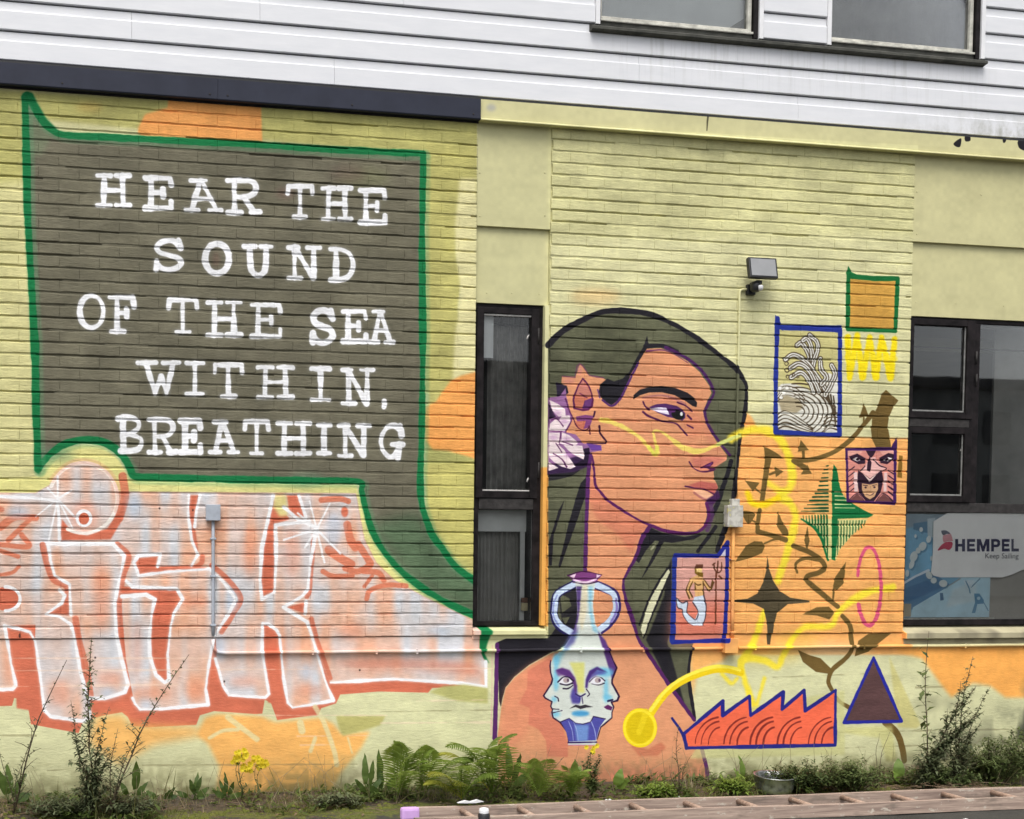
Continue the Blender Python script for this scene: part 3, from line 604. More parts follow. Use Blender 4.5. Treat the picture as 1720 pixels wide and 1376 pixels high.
C.poly([(943, 1213), (957, 1207), (968, 1215), (980, 1216), (993, 1214), (998, 1204), (1018, 1208), (1008, 1222), (1002, 1244), (956, 1246), (952, 1230)], (78, 78, 160)); C.poly([(966, 1218), (990, 1218), (988, 1245), (970, 1245)], (120, 160, 214), 0.8, soft=2)
for x in (956, 964, 994):
    C.stroke([(x, 1212), (x + 6, 1228), (x + 8, 1244)], 2.2, (170, 180, 226), 0.8)
C.stroke([(943, 1213), (957, 1207), (968, 1215), (980, 1217), (993, 1213), (998, 1204), (1018, 1208)], 2.2, (40, 26, 70), sm=False); C.stroke([(955, 1248), (1003, 1247)], 3.4, (50, 26, 86)); C.stroke([(955, 1252), (1002, 1252)], 2, (190, 110, 170))
C.poly([(954, 967), (980, 960), (1011, 966), (1003, 976), (985, 979), (964, 976)], (126, 64, 124)); C.poly([(955, 967), (968, 963), (964, 972)], (238, 206, 228)); C.poly([(1002, 964), (1010, 966), (1002, 972)], (238, 206, 228)); C.stroke([(964, 974), (983, 978), (1002, 973)], 3, (234, 200, 226)); C.stroke([(954, 967), (980, 960), (1011, 966)], 2, (66, 24, 66)); C.stroke([(962, 978), (984, 981), (1004, 977)], 2, (66, 24, 66))
# big yellow curl with its ball
ycol = (246, 224, 48)
def ysoft(pts, w, a=0.75, c=YEL):
    C.stroke(pts, w * 1.25, c, a, soft=8, wob=2.0); C.stroke(pts, w * 0.75, c, min(1, a + .15), soft=4, wob=2.0)
ysoft([(1228, 737), (1245, 727), (1272, 722), (1300, 728), (1315, 745), (1326, 770), (1331, 797), (1326, 820), (1309, 833), (1326, 845), (1335, 860), (1337, 868), (1332, 892), (1322, 930), (1312, 958), (1307, 976)], 13, 0.7)
ysoft([(1256, 828), (1264, 845), (1284, 847), (1307, 836)], 11, 0.8, (248, 214, 30)); ysoft([(1290, 812), (1310, 826), (1326, 842)], 12, 0.5)
ysoft([(1284, 1028), (1276, 1052), (1269, 1074), (1257, 1096), (1247, 1112)], 12, 0.75); ysoft([(1500, 986), (1462, 994), (1432, 1008), (1407, 1030), (1395, 1052), (1352, 1054), (1331, 1076), (1316, 1104), (1307, 1120), (1286, 1110), (1262, 1106), (1247, 1112), (1246, 1130)], 11, 0.7)
ysoft([(1246, 1118), (1252, 1142), (1262, 1172), (1271, 1194)], 11, 0.8); ysoft([(1214, 1132), (1230, 1148), (1240, 1140)], 7, 0.5); ysoft([(1285, 1140), (1278, 1165), (1270, 1190)], 7, 0.5)
C.stroke([(1246, 1130), (1220, 1124), (1192, 1126), (1150, 1142), (1120, 1164), (1096, 1196), (1084, 1220)], 14, (236, 204, 30)); C.stroke([(1244, 1126), (1220, 1120), (1192, 1122), (1150, 1138), (1119, 1161), (1094, 1194)], 6, (252, 238, 90), 0.9, soft=3)
C.oval(1076, 1223, 29, 33, (240, 212, 24)); C.oval(1076, 1223, 23, 26, (214, 186, 20), 0.9, soft=1); C.stroke([(1086, 1196), (1080, 1215), (1074, 1230)], 11, (232, 206, 36), 0.8, soft=3); C.ring(1076, 1223, 26, 29, 4, (250, 228, 60), 0.8, 2)
# chalky yellow line across the face, yellow zigzag
C.stroke([(1010, 705), (1024, 708), (1046, 717), (1072, 733), (1091, 753), (1099, 763), (1105, 762), (1103, 750), (1099, 734), (1099, 724), (1112, 726), (1126, 736), (1145, 750), (1167, 758), (1184, 756), (1206, 747), (1228, 737), (1243, 731)], 7, (242, 220, 110), 0.92, soft=3, wob=2)
C.stroke([(1090, 752), (1100, 762), (1104, 752)], 8, (226, 222, 90), 0.8, soft=4); C.stroke([(1206, 747), (1228, 737), (1243, 731)], 6, (214, 224, 130), 0.9, soft=3)
zz = [(1424, 567), (1427, 634), (1440, 563), (1449, 633), (1461, 567), (1471, 633), (1481, 567), (1496, 634), (1503, 570)]
C.stroke(zz, 13, (245, 219, 20), 0.95, soft=6, sm=False, wob=2); C.stroke([(1424, 600), (1503, 603)], 12, (246, 222, 40), 0.6, soft=6)
# small green framed square
C.poly([(1427, 468), (1505, 472), (1503, 553), (1426, 551)], tone((206, 157, 74), 0.07))
C.stroke([(1425, 459), (1424, 553), (1504, 556), (1508, 468), (1468, 468), (1436, 465)], 8, (24, 106, 54), sm=False); C.poly([(1421, 460), (1425, 447), (1431, 457), (1444, 464), (1444, 470), (1424, 468)], (24, 106, 54)); C.ring(1465, 510, 52, 58, 4, (180, 210, 140), 0.0)
# blue framed sea picture
C.poly([(1304, 549), (1408, 553), (1406, 728), (1305, 722)], tone((203, 195, 134), 0.04))
sea = tone((219, 217, 206), 0.03); ln = (82, 68, 50)
C.poly([(1305, 652), (1312, 645), (1330, 644), (1350, 650), (1366, 660), (1378, 640), (1392, 626), (1407, 634), (1407, 727), (1305, 722)], sea)
C.poly([(1306, 668), (1322, 664), (1342, 672), (1350, 684), (1338, 694), (1312, 690)], (170, 156, 124), 0.9, soft=1)
for i in range(7):
    r = 12 + i * 8.2
    C.stroke([(1340 + r * math.cos(t) * 0.95, 692 + r * math.sin(t) * 0.78) for t in np.radians(np.linspace(-100, 58, 12))], 3.0, ln)
for i in range(5):
    C.stroke([(1304, 698 + i * 6), (1320, 690 + i * 6.5), (1344, 704 + i * 5), (1366, 720 + i * 2)], 2.6, ln)
for i in range(4):
    C.stroke([(1306, 660 + i * 5), (1316, 649 + i * 5), (1336, 652 + i * 5), (1352, 664 + i * 6)], 2.4, ln)
for i in range(5):
    C.stroke([(1380 + i * 5, 654 + i * 3), (1389 + i * 3.4, 672 + i * 5), (1403, 684 + i * 8)], 2.6, ln); C.stroke([(1384, 702 + i * 6), (1394, 695 + i * 6), (1406, 694 + i * 7)], 2.4, ln)
for x_, y_ in ((1310, 652), (1317, 660), (1312, 668), (1322, 652)):
    C.oval(x_, y_, 3.4, 3, (240, 238, 230)); C.ring(x_, y_, 3.6, 3.2, 1.3, ln, n=14)
for pts in ([(1339, 580), (1346, 576), (1354, 586), (1360, 602), (1362, 632)], [(1349, 572), (1356, 569), (1363, 584), (1365, 608), (1364, 632)], [(1360, 563), (1371, 573), (1374, 586), (1368, 604), (1363, 628)], [(1319, 604), (1332, 596), (1347, 602), (1361, 616), (1373, 634), (1386, 654)], [(1328, 618), (1342, 611), (1357, 620), (1368, 640), (1376, 658)], [(1329, 634), (1346, 626), (1359, 640), (1367, 660)], [(1378, 603), (1379, 620), (1388, 634), (1380, 646)], [(1397, 614), (1403, 628), (1396, 646), (1386, 664)]):
    C.stroke(pts, 10.4, ln); C.stroke(pts, 6.4, (224, 224, 218)); C.stroke(pts, 1.6, ln, 0.9)
for x, y, r in ((1321, 611, 3), (1322, 622, 3.4), (1323, 633, 2.6), (1333, 630, 2.2), (1340, 633, 2)):
    C.ring(x, y, r, r, 1.2, ln, n=14)
C.stroke([(1306, 535), (1303, 640), (1303, 726), (1360, 729), (1410, 731), (1411, 650), (1411, 551), (1330, 551), (1306, 549)], 8.5, BLUE, sm=False); C.poly([(1301, 552), (1302, 529), (1306, 533), (1313, 546), (1316, 556), (1308, 552)], BLUE); C.poly([(1312, 545), (1414, 547), (1413, 560), (1400, 558), (1312, 554)], BLUE)
# brown arrows and vine
def B(*p, **k):
    C.poly(list(p), tone(BROWN, 0.06), **k)
def bs(pts, w, w2=None):
    C.stroke(pts, w, tone(BROWN, 0.06), w2=w2)
B((1488, 655), (1481, 662), (1474, 683), (1465, 701), (1463, 723), (1465, 738), (1472, 753), (1497, 753), (1495, 738), (1491, 715), (1493, 701), (1500, 685), (1509, 673))
bs([(1466, 694), (1448, 717), (1430, 738), (1405, 757), (1380, 768), (1357, 773), (1332, 774)], 10, 7); B((1451, 677), (1443, 702), (1459, 699)); bs([(1451, 698), (1450, 716)], 5)
B((1345, 739), (1340, 759), (1359, 756)); bs([(1349, 756), (1350, 772)], 5); bs([(1335, 775), (1352, 786)], 9); B((1356, 781), (1364, 796), (1345, 797))
B((1283, 749), (1303, 760), (1318, 771), (1296, 770), (1291, 797), (1284, 841), (1276, 841), (1282, 797), (1285, 771)); B((1316, 792), (1301, 784), (1303, 802)); bs([(1293, 797), (1303, 793)], 4); B((1251, 807), (1276, 811), (1265, 826)); bs([(1266, 819), (1279, 829)], 4)
bs([(1276, 857), (1273, 878), (1273, 893)], 8); bs([(1273, 893), (1298, 900), (1320, 907)], 9); B((1247, 859), (1268, 862), (1264, 873), (1258, 880), (1251, 873), sm=True); bs([(1262, 874), (1272, 878)], 3)
B((1306.6, 858), (1305, 884), (1315, 899), (1325, 900), (1323, 890), (1313, 874)); B((1235, 944), (1241, 934), (1254, 916), (1267, 909), (1280, 910), (1285, 918), (1280, 929), (1263, 937)); bs([(1284, 913), (1302, 906), (1320, 907)], 4)
B((1356, 884), (1351, 908), (1356, 926), (1360, 908)); bs([(1333, 917), (1360, 928), (1380, 942), (1385, 954), (1375, 962), (1356, 968), (1356, 976), (1372, 990), (1390, 1005), (1407, 1019)], 9); bs([(1375, 940), (1352, 938), (1337, 947), (1339, 962)], 8, 4)
B((1421, 944), (1403, 969), (1399, 985), (1405, 992), (1417, 980)); bs([(1401, 988), (1399, 1008)], 4); B((1348, 1032), (1372, 1020), (1392, 1019), (1402, 1029), (1393, 1041), (1372, 1034))
bs([(1415, 1035), (1427, 1050), (1431, 1073), (1432, 1092), (1420, 1108), (1400, 1125), (1393, 1143), (1398, 1158), (1410, 1177), (1428, 1189)], 9, 8); bs([(1488, 1213), (1508, 1232), (1517, 1256), (1521, 1278)], 13, 11)
B((1498, 1064), (1460, 1065), (1443, 1077), (1437, 1103), (1460, 1095), (1482, 1077)); B((1342, 1092), (1350, 1112), (1372, 1129), (1392, 1132), (1398, 1124), (1380, 1106), (1362, 1101))
C.poly([(1289, 933), (1293, 960), (1300, 978), (1310, 993), (1327, 1004), (1360, 1009), (1360, 1012), (1323, 1015), (1305, 1030), (1300, 1050), (1295, 1083), (1290, 1083), (1288, 1045), (1283, 1023), (1265, 1014), (1232, 1011), (1232, 1008), (1255, 1006), (1272, 997), (1282, 978), (1287, 958)], tone((80, 71, 52), 0.08))
# green striped star
GS = (20, 108, 58)
C.poly([(1390, 790), (1397, 790), (1397, 868), (1350, 868), (1372, 850), (1384, 820)], (222, 190, 118), 0.35, soft=2); C.poly([(1348, 872), (1458, 872), (1432, 898), (1410, 924), (1404, 940), (1390, 940), (1385, 924), (1378, 902), (1366, 886)], (196, 214, 150), 0.7, soft=1)
C.poly([(1400, 780), (1406, 788), (1411, 819), (1418, 835), (1437, 849), (1453, 858), (1468, 865), (1458, 870), (1398, 872), (1397, 814)], GS)
for i, y in enumerate((826, 833, 840, 847, 853)):
    C.stroke([(1403, y), (1412 + i * 6, y + 0.5)], 2, (208, 214, 150), sm=False)
for y, xl in ((783, 1388), (789, 1385), (795, 1382), (803, 1380), (809, 1378), (816, 1376), (823, 1374), (829, 1370), (835, 1365), (841, 1360), (848, 1356), (854, 1351), (859, 1346)):
    C.stroke([(xl, y), (1391, y - 0.5)], 2.6, (24, 74, 44), sm=False)
for i in range(9):
    x = 1349 + i * 5; y1 = np.interp(x, [1346, 1367, 1380, 1385, 1392], [874, 886, 903, 926, 940]); C.stroke([(x, 866), (x + 1, y1)], 2.6, (24, 96, 52), sm=False)
for i in range(10):
    x = 1408 + i * 5; y1 = np.interp(x, [1405, 1412, 1432, 1460], [938, 922, 898, 878]); C.stroke([(x, 875), (x - 1, y1)], 2.6, (24, 96, 52), sm=False)
C.poly([(1397, 868), (1407, 868), (1406, 910), (1403, 942), (1397, 940)], GS); C.stroke([(1346, 872), (1366, 885), (1379, 903), (1386, 926), (1391, 941)], 4, GS)
# small framed pictures: mask and merman
C.poly([(1510, 765), (1516, 766), (1515, 803), (1507, 802)], tone((132, 98, 40), 0.05))
C.poly([(1420, 753), (1505, 752), (1505, 847), (1422, 843)], tone((216, 142, 130), 0.05)); dk = (48, 28, 44)
C.poly([(1420, 753), (1452, 753), (1446, 762), (1424, 766)], (226, 164, 150)); C.poly([(1474, 753), (1505, 752), (1505, 762), (1482, 764)], (226, 164, 150))
C.poly([(1452, 752), (1474, 752), (1468, 764), (1463, 770), (1458, 764)], dk); C.poly([(1426, 767), (1440, 762), (1454, 770), (1453, 779), (1442, 780), (1431, 774)], dk); C.poly([(1505, 764), (1492, 761), (1477, 769), (1479, 778), (1490, 780), (1500, 773)], dk)
C.poly([(1432, 771), (1440, 768), (1446, 773), (1440, 775)], (238, 228, 224)); C.poly([(1484, 773), (1491, 768), (1499, 770), (1492, 775)], (238, 228, 224)); C.oval(1441, 771.5, 2.6, 2.8, dk); C.oval(1490, 771.5, 2.6, 2.8, dk)
C.poly([(1461, 769), (1470, 768), (1477, 779), (1489, 786), (1479, 792), (1462, 804), (1446, 792), (1454, 781)], (230, 180, 174)); C.poly([(1461, 766), (1464, 777), (1462, 793), (1456, 790), (1457, 777)], dk); C.stroke([(1468, 772), (1477, 782), (1489, 787), (1480, 793)], 2, dk); C.stroke([(1453, 783), (1446, 791)], 2.2, dk)
C.poly([(1442, 790), (1461, 804), (1481, 790), (1484, 808), (1479, 828), (1468, 842), (1454, 842), (1443, 828), (1439, 808)], dk); C.poly([(1449, 795), (1461, 805), (1474, 795), (1461, 810)], (236, 206, 198)); C.poly([(1448, 812), (1461, 814), (1475, 811), (1475, 822), (1469, 834), (1461, 839), (1453, 834), (1448, 823)], (204, 160, 120))
C.stroke([(1450, 815), (1457, 816)], 2.4, dk); C.stroke([(1466, 816), (1473, 814)], 2.4, dk); C.oval(1454, 819, 2, 1.6, dk); C.oval(1469, 818.5, 2, 1.6, dk); C.stroke([(1462, 817), (1463, 824), (1460, 825)], 1.6, (120, 76, 56)); C.stroke([(1455, 830), (1462, 832), (1469, 828)], 2.2, dk)
for k in range(5):
    C.stroke([(1425, 792 + k * 9), (1435, 784 + k * 9)], 2.4, dk); C.stroke([(1492, 790 + k * 9), (1502, 797 + k * 9)], 2.4, dk)
C.poly([(1434, 794), (1440, 793), (1441, 826), (1435, 827)], (230, 198, 194)); C.poly([(1485, 794), (1490, 794), (1489, 826), (1484, 826)], (230, 198, 194)); C.stroke([(1434, 806), (1441, 806)], 1.6, dk); C.stroke([(1484, 808), (1490, 808)], 1.6, dk); C.poly([(1424, 843), (1440, 829), (1452, 842)], (112, 70, 68)); C.poly([(1502, 845), (1484, 829), (1471, 843)], (112, 70, 68)); C.stroke([(1424, 842), (1440, 829), (1452, 842)], 2.2, dk); C.stroke([(1502, 844), (1484, 829), (1471, 842)], 2.2, dk)
C.stroke([(1422, 755), (1424, 842), (1503, 846), (1504, 745), (1499, 754), (1422, 755)], 5.5, (64, 30, 88), sm=False); C.poly([(1496, 754), (1500, 745), (1507, 734), (1507, 760)], (64, 30, 88))
C.poly([(1131, 932), (1222, 935), (1218, 1078), (1128, 1078)], tone((212, 158, 146), 0.04)); C.poly([(1131, 1010), (1222, 1010), (1218, 1078), (1128, 1078)], tone((217, 124, 102), 0.04), 0.95, soft=14); C.poly([(1208, 933), (1222, 914), (1222, 936)], (206, 200, 214))
tan = (226, 178, 116); bl = (96, 66, 34)
C.poly([(1160, 972), (1171, 966), (1183, 972), (1181, 1001), (1168, 1002), (1166, 980)], tan); C.poly([(1160, 972), (1168, 974), (1158, 990), (1162, 1003), (1158, 1006), (1153, 992)], tan); C.poly([(1182, 973), (1193, 988), (1198, 976), (1195, 992), (1190, 991), (1181, 980)], tan)
C.oval(1174.5, 958, 5, 7, (232, 200, 130)); C.poly([(1169, 948), (1181, 948), (1181, 955), (1167, 955)], (110, 66, 50)); C.poly([(1167, 955), (1170, 955), (1170, 961), (1181, 962), (1181, 970), (1174, 968), (1167, 963)], (122, 92, 30))
for q in ([(1160, 972), (1153, 990), (1158, 1006)], [(1164, 976), (1158, 990), (1163, 1003)], [(1167, 978), (1168, 990)], [(1181, 976), (1182, 1000)], [(1183, 974), (1193, 987), (1197, 975)], [(1182, 981), (1192, 993), (1199, 978)], [(1168, 980), (1172, 983), (1177, 982)]):
    C.stroke(q, 1.7, bl)
C.poly([(1166, 1003), (1182, 1000), (1186, 1018), (1185, 1035), (1180, 1051), (1165, 1051), (1155, 1045), (1147, 1033), (1146, 1024), (1138, 1020), (1136, 1004), (1145, 1012), (1155, 1012), (1154, 1028), (1162, 1038), (1168, 1040), (1173, 1028), (1170, 1019), (1164, 1011)], (206, 217, 232))
for q in ([(1182, 1000), (1186, 1018), (1185, 1036), (1181, 1050)], [(1136, 1004), (1138, 1020), (1146, 1024), (1148, 1034), (1156, 1046), (1164, 1051)], [(1137, 1005), (1146, 1013), (1155, 1011), (1154, 1028), (1163, 1038), (1169, 1041), (1173, 1028), (1164, 1012)]):
    C.stroke(q, 1.7, (74, 60, 70))
C.stroke([(1203, 960), (1202, 1048)], 2.4, (112, 60, 40)); C.stroke([(1199, 947), (1201, 957), (1206, 962), (1212, 957), (1212, 945)], 2.2, (96, 56, 40)); C.stroke([(1206, 943), (1205, 962)], 2.2, (96, 56, 40)); C.stroke([(1197, 949), (1201, 946)], 2, (96, 56, 40)); C.stroke([(1208, 968), (1213, 972)], 2.6, (112, 66, 44))
C.stroke([(1134, 933), (1206, 934), (1222, 911), (1221, 996), (1217, 1076), (1131, 1079), (1134, 933)], 7.5, (35, 44, 138), sm=False); C.stroke([(1133, 940), (1130, 1076)], 9, (38, 54, 140))
# saw-backed creature, triangle, ring
C.poly([(1190, 1225), (1225, 1195), (1420, 1160), (1420, 1268), (1160, 1275)], tone((198, 196, 134), 0.05), 0.7, soft=2)
saw = [(1150, 1233), (1215, 1178), (1215, 1202), (1260, 1170), (1262, 1202), (1317, 1163), (1315, 1192), (1352, 1160), (1354, 1194), (1405, 1160), (1404, 1252), (1155, 1257)]
C.poly(saw, tone((240, 108, 76), 0.05))
for cx in (1214, 1262, 1306, 1352, 1404):
    for rx_, ry_ in ((43, 47), (33, 40), (21, 30)):
        C.stroke([(cx - 2 - rx_ * math.cos(t), 1252 - ry_ * math.sin(t)) for t in np.linspace(0.05, 1.45, 9)], 2.8, (120, 40, 36), 0.9)
C.stroke(saw + [saw[0]], 6.5, (38, 40, 128), sm=False); C.stroke([(1130, 1207), (1147, 1232), (1154, 1258)], 5.5, (38, 40, 118))
C.poly([(1495, 1102), (1548, 1218), (1540, 1224), (1510, 1222)], tone((200, 192, 124), 0.04), 0.85, soft=1.5); C.poly([(1418, 1222), (1500, 1220), (1508, 1280), (1490, 1280), (1480, 1240), (1420, 1232)], tone((204, 200, 130), 0.04), 0.7, soft=3)
C.poly([(1469, 1107), (1516, 1212), (1419, 1213)], tone((92, 66, 66), 0.08)); C.stroke([(1469, 1105), (1516, 1212), (1419, 1214), (1469, 1105)], 6, (40, 44, 148), sm=False)
C.ring(1460, 985, 20, 66, 7, PINK, 0.95, 1.6, 196, 512)
# weathering: damp and dirt low on the right, drips under the window
stain = np.clip((field(MH, MW, 40, 90) - 0.5) * 3.2, 0, 1) * np.clip((field(MH, MW, 12, 24) - 0.3) * 2, 0, 1)
C.poly([(1540, 1150), (1800, 1150), (1800, 1340), (1540, 1340)], (96, 96, 76), 0.95, soft=20, tex=np.clip(stain * 1.5, 0, 1))
C.poly([(1560, 1200), (1800, 1170), (1800, 1340), (1530, 1340)], (66, 68, 58), 0.8, soft=20, tex=np.clip(stain * 1.6 + .05, 0, 1))
for x_, y_, a_, b_ in ((1655, 1250, 50, 34), (1575, 1240, 26, 16), (1600, 1185, 20, 12), (1700, 1200, 26, 30), (1560, 1275, 30, 16), (1625, 1300, 60, 20), (1520, 1290, 30, 14)):
    C.poly([(x_ + a_ * math.cos(k) * (0.8 + .4 * math.sin(3 * k + x_)), y_ + b_ * math.sin(k) * (0.8 + .4 * math.cos(2 * k + y_))) for k in np.linspace(0, 6.1, 18)], (98, 98, 80), 0.6, soft=9, tex=np.clip(N_fine * 1.2 * (0.4 + N_mid), 0, 1))
C.poly([(-200, 1270), (1800, 1262), (1800, 1345), (-200, 1345)], (120, 116, 84), 0.35, soft=16, tex=np.clip(N_fine * N_mid * 1.8, 0, 1))
C.poly([(1519, 1044), (1800, 1036), (1800, 1080), (1519, 1082)], tone((176, 168, 138), 0.05)); C.poly([(1519, 1060), (1800, 1054), (1800, 1080), (1518, 1082)], (112, 106, 90), 0.8, soft=3, tex=np.clip(stain * 1.6 + 0.1, 0, 1))
foot_ = wall_np([(0, 1330)])[0][1]
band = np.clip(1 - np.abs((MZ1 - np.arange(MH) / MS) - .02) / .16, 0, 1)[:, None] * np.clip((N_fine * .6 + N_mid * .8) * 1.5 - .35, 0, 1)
C.put(0, 0, band, (84, 82, 52), 0.75)  # soil and damp line along the wall foot, with its shade painted in
for x, y in ((33, 1068), (377, 1145), (605, 1126), (268, 854), (324, 857), (160, 1105)):
    C.oval(x, y, 1.6, 4 if x == 33 else 1.8, (50, 36, 34), 0.8)
C.img *= (1 + 0.03 * (N_big - 0.5) + 0.025 * (N_fine - 0.5))[..., None].astype(np.float32)
np.clip(C.img, 0, 1, out=C.img)
def to_image(name, arr):
    h, w, _ = arr.shape
    im = bpy.data.images.new(name, w, h, alpha=False)
    px = np.ones((h, w, 4), np.float32)
    px[..., :3] = arr[::-1]
    im.pixels.foreach_set(px.ravel())
    im.update()
    im.pack()
    return im
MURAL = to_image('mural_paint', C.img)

# ------------------------------------------------------------------ mesh helpers
class MB:
    def __init__(s):
        s.v, s.f = [], []
    def add(s, vs_, fs_):
        n = len(s.v)
        s.v += [tuple(p) for p in vs_]
        s.f += [tuple(i + n for i in f) for f in fs_]
        return s
    def box(s, x0, x1, y0, y1, z0, z1, b=0.0):
        if b <= 0:
            vs_ = [(x, y, z) for x in (x0, x1) for y in (y0, y1) for z in (z0, z1)]
            return s.add(vs_, [(0, 1, 3, 2), (4, 6, 7, 5), (0, 4, 5, 1), (2, 3, 7, 6), (0, 2, 6, 4), (1, 5, 7, 3)])
        b = min(b, (x1 - x0) * .45, (y1 - y0) * .45, (z1 - z0) * .45)
        bm = bmesh.new()
        bmesh.ops.create_cube(bm, size=1)
        for v in bm.verts:
            v.co = ((x0 + x1) / 2 + v.co.x * (x1 - x0), (y0 + y1) / 2 + v.co.y * (y1 - y0), (z0 + z1) / 2 + v.co.z * (z1 - z0))
        bmesh.ops.bevel(bm, geom=list(bm.edges), offset=b, segments=2, profile=0.6, affect='EDGES')
        bm.verts.index_update()
        s.add([v.co[:] for v in bm.verts], [[v.index for v in f.verts] for f in bm.faces])
        bm.free()
        return s
    def tube(s, pts, r, n=8, r2=None, cap=True):
        P = [Vector(p) for p in pts]
        r2 = r if r2 is None else r2
        rings = []
        up_ = Vector((0, 0, 1))
        prev = None
        for i, p in enumerate(P):
            t = (P[min(i + 1, len(P) - 1)] - P[max(i - 1, 0)]).normalized()
            ref = prev if prev is not None else (Vector((1, 0, 0)) if abs(t.dot(up_)) > 0.9 else up_)
            a = (ref - t * ref.dot(t)).normalized()
            prev = a
            b_ = t.cross(a)
            rr = r + (r2 - r) * i / max(1, len(P) - 1)
            rings.append([p + (a * math.cos(k * 2 * math.pi / n) + b_ * math.sin(k * 2 * math.pi / n)) * rr for k in range(n)])
        vs_ = [q for g in rings for q in g]
        fs_ = []
        for i in range(len(P) - 1):
            for k in range(n):
                fs_.append((i * n + k, i * n + (k + 1) % n, (i + 1) * n + (k + 1) % n, (i + 1) * n + k))
        if cap:
            fs_.append(tuple(range(n - 1, -1, -1)))
            fs_.append(tuple((len(P) - 1) * n + k for k in range(n)))
        return s.add(vs_, fs_)
    def lathe(s, prof, c=(0, 0, 0), n=24, axis='z'):
        vs_ = []
        for r, h in prof:
            for k in range(n):
                a = 2 * math.pi * k / n
                x, y = r * math.cos(a), r * math.sin(a)
                vs_.append((c[0] + x, c[1] + y, c[2] + h) if axis == 'z' else (c[0] + x, c[1] + h, c[2] + y))
        fs_ = [(i * n + k, i * n + (k + 1) % n, (i + 1) * n + (k + 1) % n, (i + 1) * n + k) for i in range(len(prof) - 1) for k in range(n)]
        return s.add(vs_, fs_)
    def prism(s, poly, y0, y1):                # outline in x, z pushed through y
        n = len(poly)
        vs_ = [(x, y0, z) for x, z in poly] + [(x, y1, z) for x, z in poly]
        return s.add(vs_, [tuple(range(n)), tuple(range(2 * n - 1, n - 1, -1))] + [(i, i + n, (i + 1) % n + n, (i + 1) % n) for i in range(n)])
    def xprism(s, poly, x0, x1):               # outline in y, z pushed through x
        n = len(poly)
        vs_ = [(x0, y, z) for y, z in poly] + [(x1, y, z) for y, z in poly]
        return s.add(vs_, [tuple(range(n - 1, -1, -1)), tuple(range(n, 2 * n))] + [(i, (i + 1) % n, (i + 1) % n + n, i + n) for i in range(n)])
    def mesh(s, name, mat=None, smooth_=False):
        me = bpy.data.meshes.new(name)
        me.from_pydata(s.v, [], s.f)
        if mat:
            me.materials.append(mat)
        bm = bmesh.new()
        bm.from_mesh(me)
        bmesh.ops.recalc_face_normals(bm, faces=bm.faces)
        bm.to_mesh(me)
        bm.free()
        if smooth_:
            me.polygons.foreach_set('use_smooth', [True] * len(me.polygons))
        me.update()
        return me
    def build(s, name, mat, parent=None, smooth_=False, **props):
        return put(name, s.mesh(name, mat, smooth_), parent, **props)
def put(name, data, parent=None, **props):
    o = bpy.data.objects.new(name, data)
    COL.objects.link(o)
    if parent:
        o.parent = parent
        o.matrix_parent_inverse = Matrix.Translation(-Vector(parent.location)) if parent.type == 'EMPTY' and not parent.get('spun') else Matrix.Identity(4)
    for k, v in props.items():
        o[k] = v
    return o
def thing(name, label, cat, loc=(0, 0, 0), group=None):
    o = bpy.data.objects.new(name, None)
    COL.objects.link(o)
    o.location = loc
    o.empty_display_size = 0.1
    o['label'] = label
    o['category'] = cat
    if group:
        o['group'] = group
    return o
def rect(x0, y0, x1, y1, Y=0.0):
    ym, xm = (y0 + y1) / 2, (x0 + x1) / 2
    return wall_pt(x0, ym, Y)[0], wall_pt(x1, ym, Y)[0], wall_pt(xm, y1, Y)[1], wall_pt(xm, y0, Y)[1]   # X0, X1, Zlow, Zhigh

